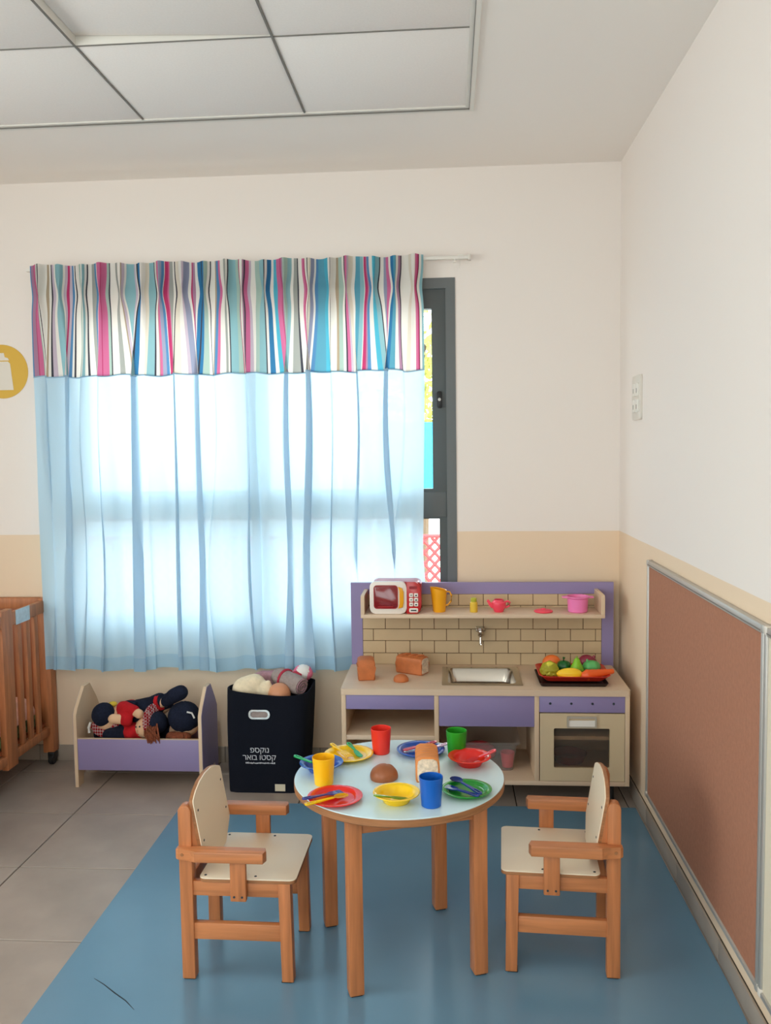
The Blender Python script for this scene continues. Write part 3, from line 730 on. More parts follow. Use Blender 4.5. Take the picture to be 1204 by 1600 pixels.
bowl('p_yellow', -.145, 2.243, .0630, .028, 'yellow toy bowl with a green knife in it')
bowl('p_red', .056, 2.522, .0640, .028, 'red toy bowl with a red spoon in it')
cup('p_redcup', -.2145, 2.613, 'red plastic toy tumbler between the yellow plate and blue plate')
cup('p_yellowcup', -.357, 2.358, 'yellow plastic toy tumbler in front of the blue bowl')
cup('p_greencup', .0185, 2.598, 'green plastic toy tumbler behind the red bowl')
cup('p_bluecup', -.052, 2.222, 'blue plastic toy tumbler between the yellow bowl and green plate')

def cutlery(kind, m, head, tail, label, w=.0065):
    """local +x runs from tail to head"""
    head, tail = Vector(head), Vector(tail); d = head-tail; L = d.length; d.normalize()
    y = Vector((0, 0, 1)).cross(d).normalized(); z = d.cross(y)
    t = thing(kind, label, 'cutlery', tail, 0, 'toy cutlery')
    t.matrix_world = Matrix((d, y, z)).transposed().to_4x4(); t.matrix_world.translation = tail
    mw = Matrix((d, y, z)).transposed().to_4x4(); mw.translation = tail; t.matrix_world = mw
    OFF[t] = Vector((0, 0, 0))
    # handle: flat loop with a slot, then a bar
    s0, s1 = L*.02, L*.26
    bm = B(); ring_prism(bm, rrect(s0-.004, s1, -w, w, w*.95, 4), rrect(s0+.002, s1-.005, -w*.45, w*.45, w*.4, 4), 2, -.0018, .0018)
    h = obj('handle', bm, m, t)
    hl = {'spoon': .040, 'fork': .040, 'knife': .046}[kind]
    bm = B()
    n0 = [(s1-.004, w*.9), (L*.45, w*.62), (L-hl-.006, w*.55)]
    prism(bm, [(x, -q) for x, q in n0]+[(x, q) for x, q in reversed(n0)], 2, -.0018, .0018, .0006, 1); obj('shaft', bm, m, t)
    bm = B()
    if kind == 'spoon':
        def f(a, b):
            v = 2*b-1; x = L-hl-.008+(hl+.008)*a
            q = max(.0, min(1, a*1.15-.15)); hw = max(w*.5, .0168*math.sqrt(max(0, 1-(2*max(0, (a-.12)/.88)-1)**2))) if a < .5 else .0168*math.sqrt(max(0.004, 1-(2*(a-.12)/.88-1)**2))
            return Vector((x, v*hw, .0006-(1-v*v)*.0055*math.sin(PI*min(1, max(0, a)))**.7))
        grid(bm, f, 14, 8); solid(bm, .002)
    elif kind == 'fork':
        prism(bm, [(L-hl-.008, -w*.55), (L-hl+.006, -.011), (L-hl*.42, -.0118), (L-hl*.42, .0118), (L-hl+.006, .011), (L-hl-.008, w*.55)], 2, -.0015, .0012, .0004, 1)
        for yy in (-.0098, -.0033, .0033, .0098): box(bm, L-hl*.44, L, yy-.0019, yy+.0019, -.0014, .0011)
    else:
        prism(bm, [(L-hl-.008, -w*.55), (L-hl+.004, -.0085), (L-.012, -.0105), (L-.002, -.006), (L, .002), (L-.006, .0075), (L-hl+.004, .0065), (L-hl-.008, w*.55)], 2, -.0014, .0014, .0004, 1)
    obj('blade' if kind == 'knife' else 'bowl_end' if kind == 'spoon' else 'tines', bm, m, t)
z0 = TZ
cutlery('fork', 'p_yellow', (-.305, 2.550, z0+.0095), (-.374, 2.641, z0+.0172), 'yellow toy fork lying on the yellow plate')
cutlery('knife', 'p_green2', (-.270, 2.552, z0+.0085), (-.322, 2.650, z0+.0172), 'green toy knife lying on the yellow plate')
cutlery('spoon', 'p_green2', (-.362, 2.438, z0+.016), (-.459, 2.466, z0+.041), 'green toy spoon standing in the blue bowl')
cutlery('fork', 'p_violet', (-.297, 2.280, z0+.0105), (-.392, 2.210, z0+.0172), 'violet blue toy fork lying on the red plate')
cutlery('spoon', 'p_yellow', (-.278, 2.259, z0+.0120), (-.378, 2.168, z0+.0195), 'yellow toy spoon lying on the red plate')
cutlery('knife', 'p_leafgreen', (-.113, 2.235, z0+.011), (-.200, 2.200, z0+.034), 'green toy knife in the yellow bowl', .005)
cutlery('spoon', 'p_navy', (.003, 2.366, z0+.0225), (.080, 2.260, z0+.0185), 'blue toy spoon on the green plate lying over a blue fork')
cutlery('fork', 'p_navy', (-.015, 2.329, z0+.0105), (.073, 2.250, z0+.0165), 'blue toy fork lying directly on the green plate')
cutlery('spoon', 'p_pinkred', (.042, 2.495, z0+.014), (.133, 2.530, z0+.042), 'red toy spoon leaning in the red bowl')
cutlery('knife', 'p_rosered', (-.146, 2.609, z0+.0095), (-.045, 2.672, z0+.0172), 'red toy knife lying on the dark blue plate')
cutlery('spoon', 'p_lilac', (-.108, 2.586, z0+.0125), (-.009, 2.650, z0+.0185), 'lilac pink toy spoon lying on the dark blue plate')

def bun(x, y, z, rx, ry, rz_, m, label, rot=0, crease=True):
    def f(d):
        k = 1+.03*noise.noise(d*2.5)
        if crease and d.z > 0: k -= .05*math.exp(-((d.x-.35*d.y-.2)/.07)**2)*d.z
        return k
    bm = ball(B(), (0, 0, rz_*.22), (rx, ry, rz_*.80), u=28, v=18, fn=f)
    for v in bm.verts:
        if v.co.z < 0: v.co.z = 0
    o = obj('toy_bun', bm, m, loc=(x, y, z), angle=60); o.rotation_euler = (0, 0, rot); return tag(o, label, 'toy bread', 'toy bread')
bun(-.190, 2.402, TZ, .040, .036, .042, 'bun', 'brown round toy bread roll in the middle of the table', .3)
def sliced_loaf():
    t = thing('toy_loaf', 'sliced golden toy loaf on the table beside the blue cup', 'toy bread', (-.068, 2.452, TZ), math.radians(3), 'toy bread')
    L, w, h = .150, .0345, .064
    sec = [(-w*.92, 0), (w*.92, 0), (w, .008), (w*.98, h*.70), (w*.9, h*.90), (w*.55, h), (-w*.55, h), (-w*.9, h*.90), (-w*.98, h*.70), (-w, .008)]
    n = 5; bounds = [-L/2+.042]+[-L/2+.042+(L-.042)*(k+1)/n for k in range(n)]
    for k in range(n):
        a, b = bounds[k], bounds[k+1]
        bm = B(); rings = []
        for q, k_ in ((0, .86), (.08, .94), (.25, .985), (.5, 1), (.75, .985), (.92, .94), (1, .86)):
            rings.append([bm.verts.new((x*k_, a+.0003+(b-a-.0006)*q, h*.3+(z-h*.3)*k_ if z > h*.3 else z)) for x, z in sec])
        for A, Q in zip(rings, rings[1:]):
            for i in range(len(A)): bm.faces.new((A[i], A[(i+1) % len(A)], Q[(i+1) % len(A)], Q[i]))
        bm.faces.new(rings[0]); bm.faces.new(rings[-1]); obj('slice', bm, 'bread2', t, angle=30)
    # heel end whose crumb is cut on a slant
    bm = prism(B(), sec, 1, -L/2, bounds[0]-.0005, .0015, 1)
    for v in bm.verts:
        if v.co.y < -L/2+.02: v.co.y += .026*max(0, v.co.z)/h
    obj('heel', bm, 'bread2', t)
    ins = [(x*.86, h*.06+z*.86) for x, z in sec]
    bm = prism(B(), ins, 1, -L/2-.003, -L/2+.004, .001, 1)
    for v in bm.verts: v.co.y += .026*max(0, v.co.z)/h
    obj('crumb_face', bm, 'crumb', t)
sliced_loaf()

# ------------------------------------------------------------------ play kitchen
KX0, KX1 = -.441, .711
PY = 3.817                                   # front of the splash panel
KF = 3.418                                   # front of the cabinet
KZ, KB = .4945, .103                         # worktop height, underside of the cabinet
def kitchen():
    t = thing('play_kitchen', 'lilac and birch toy kitchen unit with sink, oven and shelf', 'toy kitchen', (.135, 3.62, 0))
    W = dict(world=True)
    # base cabinet
    obj('side_panel', box(B(), KX0+.001, KX0+.019, KF+.001, 3.800, KB, .470, .001), 'birchz', t, **W)
    obj('side_panel', box(B(), KX1-.019, KX1-.001, KF+.001, 3.800, KB, .470, .001), 'birchz', t, **W)
    obj('divider', box(B(), -.064, -.046, KF+.001, 3.790, KB+.018, .470, .001), 'birchz', t, **W)
    obj('divider', box(B(), .336, .354, KF+.001, 3.790, KB+.018, .470, .001), 'birchz', t, **W)
    obj('bottom_board', box(B(), KX0+.019, KX1-.019, KF+.001, 3.800, KB, KB+.018, .001), 'birch', t, **W)
    obj('back_board', box(B(), KX0+.019, KX1-.019, 3.790, 3.798, KB+.018, .470), 'birch', t, **W)
    obj('shelf_board', box(B(), KX0+.019, -.064, KF+.004, 3.790, .282, .301, .001), 'birch', t, **W)
    obj('fascia', box(B(), KX0+.0195, -.0645, KF+.003, KF+.019, .409, .4695, .001), 'purple', t, **W)
    obj('fascia', box(B(), -.0455, .3355, KF+.003, KF+.019, .342, .4695, .001), 'purple', t, **W)
    kp = obj('knob_panel', box(B(), .3545, KX1-.0195, KF+.003, KF+.019, .402, .4695, .001), 'purple', t, **W)
    for k in range(4):
        x = .398+k*.083; bm = lathe(B(), [(0, 0), (.005, 0), (.004, .003), (0, .003)], 12); bmesh.ops.rotate(bm, verts=bm.verts, cent=(0, 0, 0), matrix=Matrix.Rotation(PI/2, 3, 'X'))
        bmesh.ops.translate(bm, verts=bm.verts, vec=(x, KF+.0032, .438)); obj('knob_hole', bm, 'dark', kp, **W)
    for x in (KX0+.06, KX1-.06):
        for y in (KF+.09, 3.76): obj('foot', lathe(B(), [(0, 0), (.020, 0), (.020, .01), (.015, .02), (.015, KB), (0, KB)], 16, (x, y, 0)), 'black', t, **W)
    # oven door
    od = obj('oven_door', ring_prism(B(), rrect(.357, KX1-.021, KB+.020, .398, .002), rrect(.412, .632, .176, .338, .006), 1, KF+.001, KF+.019), 'cream', t, **W)
    M['cream2'] = mat('beige_door_laminate', (204, 184, 150), .5); od.data.materials[0] = M['cream2']
    obj('oven_glass', box(B(), .408, .636, KF+.009, KF+.012, .172, .342), 'smoke', od, **W)
    bm = B(); ring_prism(bm, rrect(.463, .580, .343, .388, .004), rrect(.470, .573, .347, .380, .003), 1, KF-.006, KF+.004); obj('handle_frame', bm, 'alu2', od, **W)
    obj('handle_recess', box(B(), .468, .575, KF-.002, KF+.0005, .345, .371), 'white', od, **W)
    obj('oven_shelf', box(B(), .3545, KX1-.0195, KF+.03, 3.785, .282, .297), 'birch', t, **W)
    # worktop with a cut-out
    sx0, sx1, sy0, sy1 = -.018, .281, 3.487, 3.752
    bm = B(); e = [(KX0, KF-.004), (KX1, KF-.004), (KX1, 3.816), (KX0, 3.816)]
    out = rrect(KX0-.001, KX1+.001, KF-.006, 3.8165, .012); inn = rrect(sx0, sx1, sy0, sy1, .02)
    ring_prism(bm, out, inn, 2, .470, KZ); obj('worktop', bm, 'birch', t, **W)
    # sink
    bm = B()
    loops = []
    for off, z, r in ((-.014, KZ+.0002, .004), (-.0145, KZ+.0025, .004), (.010, KZ+.003, .022), (.014, KZ-.002, .026), (.026, KZ-.052, .03), (.045, KZ-.060, .03)):
        loops.append([bm.verts.new((x, y, z)) for x, y in rrect(sx0+off, sx1-off, sy0+off, sy1-off, r, 6)])
    for A, Q in zip(loops, loops[1:]):
        for i in range(len(A)): bm.faces.new((A[i], A[(i+1) % len(A)], Q[(i+1) % len(A)], Q[i]))
    bm.faces.new(loops[-1])
    sk = obj('sink', bm, 'steel', t, **W)
    obj('drain', lathe(B(), [(0, .002), (.012, .002), (.016, 0)], 20, (.131, 3.62, KZ-.0605)), 'chrome', sk, **W)
    # splash panel: lilac surround, brown ground and tiles
    obj('surround', ring_prism(B(), [(KX0+.001, .470), (.719, .470), (.719, .864), (KX0+.001, .864)], [(-.389, .480), (.668, .480), (.668, .813), (-.389, .813)], 1, PY, PY+.018), 'purple', t, **W)
    sp = obj('splashback', box(B(), -.390, .669, PY+.005, PY+.018, .480, .814), 'groove', t, **W)
    rows = [.493, .546, .602, .655, .708, .761, .813]
    for r in range(6):
        z0_, z1_ = rows[r], rows[r+1]
        st = -.068 if r % 2 else -.1225
        xs = [-.389]+[x for x in [st+.1092*k for k in range(-4, 9)] if -.38 < x < .66]+[.668]
        if r in (2,): xs.remove(min(xs, key=lambda q: abs(q+.2317)))
        for a, b in zip(xs, xs[1:]): obj('splash_tile', box(B(), a+.0014, b-.0014, PY+.001, PY+.006, z0_+.0014, z1_-.0014, .0006, 1), 'btile', sp, **W)
    # shelf
    obj('shelf', box(B(), -.378, .651, 3.640, PY+.0005, .738, .7535, .002), 'birch', t, **W)
    for a, b in ((-.378, -.362), (.635, .651)):
        pts = [(3.640, .7535), (PY+.0005, .7535), (PY+.0005, .836), (3.656, .836), (3.646, .832), (3.640, .822)]
        obj('shelf_end', prism(B(), pts, 0, a, b, .001, 1), 'birchz', t, **W)
    # tap
    tp = obj('tap_body', lathe(B(), [(0, 0), (.019, 0), (.019, .008), (.014, .012), (.016, .018), (.013, .024), (.010, .028), (.013, .034), (.010, .040), (.006, .044), (0, .042)], 20), 'chrome', t)
    for v in tp.data.vertices: v.co = Vector((v.co.x+.137-.135, v.co.y*1.0+3.795-3.62, .655-v.co.z+.012))
    tp.data.flip_normals()
    obj('tap_flange', box(B(), .117, .157, 3.804, PY+.002, .646, .668, .003), 'chrome', t, **W)
    obj('spout', tube(B(), [(.137, 3.795, .628), (.137, 3.788, .612), (.137, 3.786, .600), (.137, 3.786, .592)], [.006, .0055, .006, .0075], 12), 'chrome', t, **W)
kitchen()

def kitchen_things():
    SZ = .7535
    # microwave
    t = thing('toy_microwave', 'red and white toy microwave oven at the end of the shelf', 'toy microwave', (-.228, 3.722, SZ))
    x0, x1, zt = -.110, .108, .138
    bm = prism(B(), rrect(x0+.004, x1, .003, zt-.001, .022), 1, -.050, .062, .004); obj('casing', bm, 'p_mwred', t)
    for x in (-.08, .08):
        for y in (-.03, .045): obj('foot', box(B(), x-.008, x+.008, y-.008, y+.008, 0, .006), 'p_white', t)
    dr = obj('door', prism(B(), rrect(x0-.002, .046, .001, zt+.002, .024)[:], 1, -.066, -.048, .003), 'p_white', t)
    obj('door_window', prism(B(), rrect(x0+.018, .006, .026, zt-.016, .012), 1, -.0675, -.062, .001), 'p_mwwin', dr)
    obj('window_rim', ring_prism(B(), rrect(x0+.015, .009, .023, zt-.013, .014), rrect(x0+.019, .005, .027, zt-.017, .011), 1, -.0685, -.064), 'p_darkred', dr)
    obj('turntable', lathe(B(), [(0, 0), (.032, 0), (.034, .003), (0, .003)], 24, (-.045, -.0685, .030), sy=.05), 'p_mwred', dr)
    obj('handle', prism(B(), [(.010, .024), (.030, .030), (.034, .050), (.034, .095), (.028, .112), (.010, .119), (.018, .095), (.018, .045)], 1, -.073, -.064, .002), 'p_orange', dr)
    cp = obj('control_panel', prism(B(), [(.046, .001), (.090, .001), (.104, .014), (.1085, .04), (.1085, .105), (.100, .128), (.084, .139), (.046, .139)], 1, -.067, -.048, .003), 'p_mwred', t)
    k = 0
    for (x, z) in ((.066, .082), (.087, .082), (.066, .062), (.087, .062), (.066, .042), (.087, .042)):
        b_ = obj('button', prism(B(), rrect(x-.0085, x+.0085, z-.0075, z+.0085, .003), 1, -.071, -.066, .001), 'p_white', cp)
        obj('button_mark', box(B(), x-.004, x+.004, -.0714, -.0709, z-.001-.002*(k % 2), z+.002), 'dark', b_); k += 1
    b_ = obj('button', prism(B(), rrect(.057, .095, .008, .026, .005), 1, -.071, -.066, .001), 'p_white', cp)
    obj('button_mark', box(B(), .064, .088, -.0714, -.0709, .0145, .0195), 'dark', b_)
    obj('badge', prism(B(), rrect(.058, .092, .108, .120, .004), 1, -.0685, -.0665), 'p_darkred', cp)
    obj('side_vent', box(B(), x0-.006, x0+.006, -.040, -.01, .055, .095, .002), 'p_mwred', t)
    # jug
    t = thing('toy_jug', 'orange yellow toy pitcher with looped handle on the shelf', 'toy jug', (-.043, 3.715, SZ))
    def fn(a, z):
        k = max(0, (z-.06)/.04); d = math.atan2(math.sin(a-PI), math.cos(a-PI)); return 1+.22*min(1, k)*math.exp(-(d/.5)**2)
    bm = lathe(B(), [(0, 0), (.025, 0), (.027, .003), (.0325, .100), (.0325, .1005), (.030, .0985), (.025, .006), (0, .005)], 30, fn=fn)
    for v in bm.verts:
        if v.co.z > .08: v.co.z += -.20*(v.co.x)*1.0
    obj('jug_body', bm, 'p_orange', t)
    obj('handle', tube(B(), [(.026, 0, .088), (.045, 0, .086), (.053, 0, .070), (.050, 0, .045), (.038, 0, .030), (.024, 0, .026)], .0035, 8), 'p_orange', t)
    # salt
    t = thing('toy_shaker', 'small yellow toy shaker with olive cap on the shelf', 'toy shaker', (.105, 3.705, SZ))
    obj('shaker_body', lathe(B(), [(0, 0), (.016, 0), (.017, .003), (.0165, .040), (.012, .046), (0, .046)], 20), 'p_salt', t)
    obj('cap', lathe(B(), [(0, .044), (.0125, .044), (.0135, .058), (.010, .062), (0, .063)], 18), 'p_salttop', t)
    # teapot without lid, lid
    t = thing('toy_teapot', 'coral red toy teapot without its lid on the shelf', 'toy teapot', (.212, 3.710, SZ))
    obj('pot_body', lathe(B(), [(0, 0), (.018, 0), (.021, .004), (.032, .028), (.030, .042), (.021, .050), (.020, .054), (.017, .054), (.018, .048), (.027, .038), (.028, .028), (.018, .006), (0, .005)], 28), 'p_coral', t)
    obj('spout', tube(B(), [(-.024, 0, .022), (-.036, 0, .032), (-.044, 0, .046), (-.049, 0, .050)], [.009, .008, .006, .006], 10), 'p_coral', t)
    obj('handle', tube(B(), [(.026, 0, .042), (.040, 0, .046), (.048, 0, .040), (.046, 0, .026), (.028, 0, .018)], .0045, 8), 'p_coral', t)
    o = obj('toy_lid', lathe(B(), [(0, 0), (.036, 0), (.040, .003), (.040, .006), (.032, .010), (.010, .013), (.008, .016), (0, .017)], 30), 'p_coral', loc=(.402, 3.705, SZ)); tag(o, 'flat coral red toy teapot lid lying on the shelf', 'toy lid')  # the teapot's lid, lying loose
    t = thing('toy_pot', 'pink toy cooking pot with two side handles on the shelf', 'toy pot', (.548, 3.712, SZ))
    obj('pot_body', lathe(B(), [(0, 0), (.038, 0), (.041, .003), (.044, .058), (.050, .064), (.050, .068), (.044, .068), (.041, .060), (.038, .006), (0, .005)], 36), 'p_pink', t)
    for s in (1, -1): obj('handle', prism(B(), [(s*.045, -.018), (s*.066, -.012), (s*.066, .012), (s*.045, .018)][::s], 2, .060, .067, .002), 'p_pink', t)
    # bread on the worktop
    t = thing('toy_loaf', 'stubby block shaped toy bread standing at the worktop end', 'toy bread', (-.352, 3.575, KZ), math.radians(8), 'toy bread')
    sec = [(-.033, 0), (.033, 0), (.036, .006), (.034, .055), (.037, .066), (.034, .082), (.022, .088), (-.022, .088), (-.034, .082), (-.037, .066), (-.034, .055), (-.036, .006)]
    obj('crust', prism(B(), sec, 1, -.040, .045, .006, 3), 'bread', t)
    t = thing('toy_loaf', 'oblong toy sandwich loaf with pale cut end lying beside the sink', 'toy bread', (-.158, 3.672, KZ), math.radians(-28), 'toy bread')
    sec = [(-.030, 0), (.030, 0), (.034, .006), (.031, .045), (.035, .056), (.031, .070), (.018, .076), (-.018, .076), (-.031, .070), (-.035, .056), (-.031, .045), (-.034, .006)]
    obj('crust', prism(B(), sec, 0, -.068, .060, .006, 3), 'bread', t)
    obj('crumb_end', prism(B(), [(y*.84, .006+z*.84) for y, z in sec], 0, .055, .0615, .001, 1), 'crumb', t)
    for x in (-.035, 0, .03): obj('score_ridge', tube(B(), [(x-.012, -.020, .0755), (x, 0, .079), (x+.012, .020, .0755)], .005, 6), 'bread', t)
    bun(-.203, 3.535, KZ, .032, .028, .030, 'bread', 'small flat toy bun in front of the sandwich loaf', 0, False)
    # trays
    t = thing('serving_tray', 'shallow black toy tray on the worktop beneath a red tray', 'tray', (.500, 3.575, KZ))
    bm = B(); loops = []
    for off, z, r in ((.0, 0, .012), (-.008, .014, .014), (-.006, .0145, .014), (.004, .003, .01)):
        loops.append([bm.verts.new((x, y, z)) for x, y in rrect(-.132+off, .128-off, -.108+off, .108-off, r, 5)])
    bm.faces.new(list(reversed(loops[0])))
    for A, Q in zip(loops, loops[1:]):
        for i in range(len(A)): bm.faces.new((A[i], A[(i+1) % len(A)], Q[(i+1) % len(A)], Q[i]))
    bm.faces.new(loops[-1]); obj('tray_shell', bm, 'tray_black', t)
    t = thing('serving_tray', 'wavy rimmed red toy tray heaped with toy vegetables', 'tray', (.505, 3.578, KZ+.0145))
    bm = B(); loops = []
    for off, z, r in ((.018, 0, .02), (-.004, .014, .03), (-.012, .019, .035), (-.010, .0205, .035), (-.001, .016, .03), (.022, .003, .02)):
        loops.append([bm.verts.new((x, y, z+(.006*abs(x)/.13 if off < 0 else 0))) for x, y in rrect(-.132+off, .132-off, -.100+off, .100-off, r, 6)])
    bm.faces.new(list(reversed(loops[0])))
    for A, Q in zip(loops, loops[1:]):
        for i in range(len(A)): bm.faces.new((A[i], A[(i+1) % len(A)], Q[(i+1) % len(A)], Q[i]))
    bm.faces.new(loops[-1]); obj('tray_shell', bm, 'tray_red', t)
    VZ = KZ+.018
    def veg(name, cat, bm, m, loc, label, rot=(0, 0, 0)):
        o = obj(name, bm, m, loc=loc, angle=70); o.rotation_euler = rot; return tag(o, label, cat, 'toy vegetables and fruit')
    # carrot
    bm = B(); n = 16
    pts = [(-.068+.136*i/n, 0, 0) for i in range(n+1)]; rad = [.012+.010*min(1, i/3) if i < 3 else .022-.013*(i-3)/(n-3)+(.0012 if i % 3 == 0 else 0) for i in range(n+1)]
    tube(bm, pts, rad, 16); veg('toy_carrot', 'toy carrot', bm, 'v_carrot', (.597, 3.506, VZ+.026), 'orange toy carrot lying along the front of the red tray', (0, math.radians(-6), math.radians(10)))
    # corn
    bm = ball(B(), (0, 0, 0), (.052, .0235, .0235), u=44, v=24, rot=None, fn=lambda d: 1+.04*math.cos(11*math.atan2(d.z, d.y))*(1-d.x*d.x)+.12*max(0, 1-abs(d.x))*0)
    for v in bm.verts:
        k = 1+.12*v.co.x/.05; v.co.y *= k; v.co.z *= k
    veg('toy_corn', 'toy corn', bm, 'v_corn', (.484, 3.500, VZ+.0255), 'yellow toy corn cob at the front of the red tray', (0, 0, math.radians(-3)))
    # leaf: half cabbage
    t = thing('toy_lettuce', 'ribbed yellow green toy lettuce at the tray corner', 'toy lettuce', (.410, 3.528, VZ), 0, 'toy vegetables and fruit')
    obj('heart', ball(B(), (0, .012, .034), (.030, .022, .033), u=24, v=14), 'v_leaf', t)
    for k, (dx, dy, sc, rz_, tilt) in enumerate(((-.004, -.006, 1, -.15, -.25), (.012, .0, .9, .5, -.2), (-.016, .004, .92, -.8, -.2))):
        bm = B()
        def f(u, v, sc=sc):
            th = (u-.5)*4.4; r = .046*sc*v*(1-.22*abs(u-.5)*2+.03*math.cos(th*9))
            return Vector((r*math.sin(th), -.016*math.sin(v*2.6)+.0022*math.cos(th*8)*v+.012*v*v, .026+r*math.cos(th)))
        grid(bm, f, 40, 8); solid(bm, .0025)
        bmesh.ops.rotate(bm, verts=bm.verts, cent=(0, 0, 0), matrix=Matrix.Rotation(rz_, 3, 'Z') @ Matrix.Rotation(tilt, 3, 'X'))
        zmin = min(v.co.z for v in bm.verts)
        bmesh.ops.translate(bm, verts=bm.verts, vec=(dx, dy, max(0, -zmin+.002))); obj('leaf', bm, 'v_leaf', t, angle=80)
    # dark green pepper
    t = thing('toy_pepper', 'dark green toy pepper with stalk behind the corn cob', 'toy pepper', (.474, 3.600, VZ), 0, 'toy vegetables and fruit')
    obj('pepper_body', ball(B(), (0, 0, .030), (.030, .030, .029), u=32, v=16, fn=lambda d: 1+.06*math.cos(5*math.atan2(d.y, d.x))*(1-d.z*d.z)-.15*max(0, d.z)**6), 'v_pepper', t)
    obj('stalk', tube(B(), [(0, 0, .052), (0, 0, .063), (.002, 0, .070)], [.006, .004, .006], 8), 'v_pepper', t)
    # pear
    t = thing('toy_pear', 'lime green toy pear standing between the two peppers', 'toy pear', (.523, 3.562, VZ), 0, 'toy vegetables and fruit')
    obj('pear_body', lathe(B(), [(0, 0), (.016, .001), (.027, .012), (.029, .026), (.024, .042), (.015, .058), (.012, .068), (.007, .075), (0, .077)], 24), 'v_pear', t)
    obj('stalk', tube(B(), [(0, 0, .075), (.001, 0, .084)], .0025, 6), 'v_pear', t)
    # mint green
    t = thing('toy_pepper', 'pale mint green ribbed toy pepper at the tray right', 'toy pepper', (.586, 3.585, VZ), 0, 'toy vegetables and fruit')
    obj('pepper_body', ball(B(), (0, 0, .032), (.036, .033, .031), u=32, v=16, fn=lambda d: 1+.05*math.cos(6*math.atan2(d.y, d.x))*(1-d.z*d.z)-.10*max(0, d.z)**6), 'v_mint', t)
    t.children[0]; obj('crown', tube(B(), [(-.016, 0, .054), (-.018, 0, .066)], [.007, .003], 6), 'v_mint', t)
    # beet
    t = thing('toy_beetroot', 'dark red toy beetroot lying at the back of the tray', 'toy beetroot', (.575, 3.645, VZ), 0, 'toy vegetables and fruit')
    obj('beet_body', ball(B(), (0, 0, .040), (.034, .030, .030), u=24, v=14, fn=lambda d: 1+.3*max(0, d.x)**10), 'v_beet', t)
    obj('stalk', tube(B(), [(.026, 0, .052), (.034, 0, .066)], [.007, .005], 8), 'v_beet', t)
    obj('stem_base', ball(B(), (0, 0, .012), (.016, .016, .012), u=12, v=8), 'v_beet', t)
    # orange wedge
    bm = ball(B(), (0, 0, 0), (.040, .028, .036), u=26, v=16, fn=lambda d: 1+.03*noise.noise(d*3))
    veg('toy_pumpkin', 'toy pumpkin', bm, 'v_orange', (.430, 3.640, VZ+.034), 'orange rounded toy vegetable behind the lettuce', (0, .1, 0))
    # storage bin below the sink
    t = thing('storage_box', 'clear plastic storage box under the sink', 'box', (.160, 3.63, KB+.018))
    bm = B(); loops = []
    for off, z, r in ((.016, .001, .02), (0, .116, .02), (-.012, .118, .02), (-.012, .128, .02)):
        loops.append([bm.verts.new((x, y, z)) for x, y in rrect(-.155+off, .115-off, -.120+off, .120-off, r, 4)])
    bm.faces.new(list(reversed(loops[0])))
    for A, Q in zip(loops, loops[1:]):
        for i in range(len(A)): bm.faces.new((A[i], A[(i+1) % len(A)], Q[(i+1) % len(A)], Q[i]))
    solid(bm, .002); obj('box_shell', bm, 'bin', t)
    t2 = thing('toy_cup', 'pink toy beaker inside the clear storage box', 'toy cup', (.238, 3.57, KB+.0215))
    obj('beaker_body', lathe(B(), [(0, 0), (.022, 0), (.030, .062), (.028, .062), (.020, .004), (0, .003)], 24), 'p_coral', t2)
    t3 = thing('toy_dish', 'crimson toy dish inside the clear storage box', 'toy dish', (.120, 3.62, KB+.0215))
    obj('dish_body', ball(B(), (0, 0, .045), (.075, .06, .045), u=24, v=12), 'p_rosered', t3)
    o = obj('toy_pan', lathe(B(), [(0, 0), (.06, 0), (.075, .035), (.072, .035), (.058, .004), (0, .004)], 30), 'p_darkred', loc=(.505, 3.66, KB+.018)); tag(o, 'dark red toy pan inside the oven', 'toy pan')
kitchen_things()

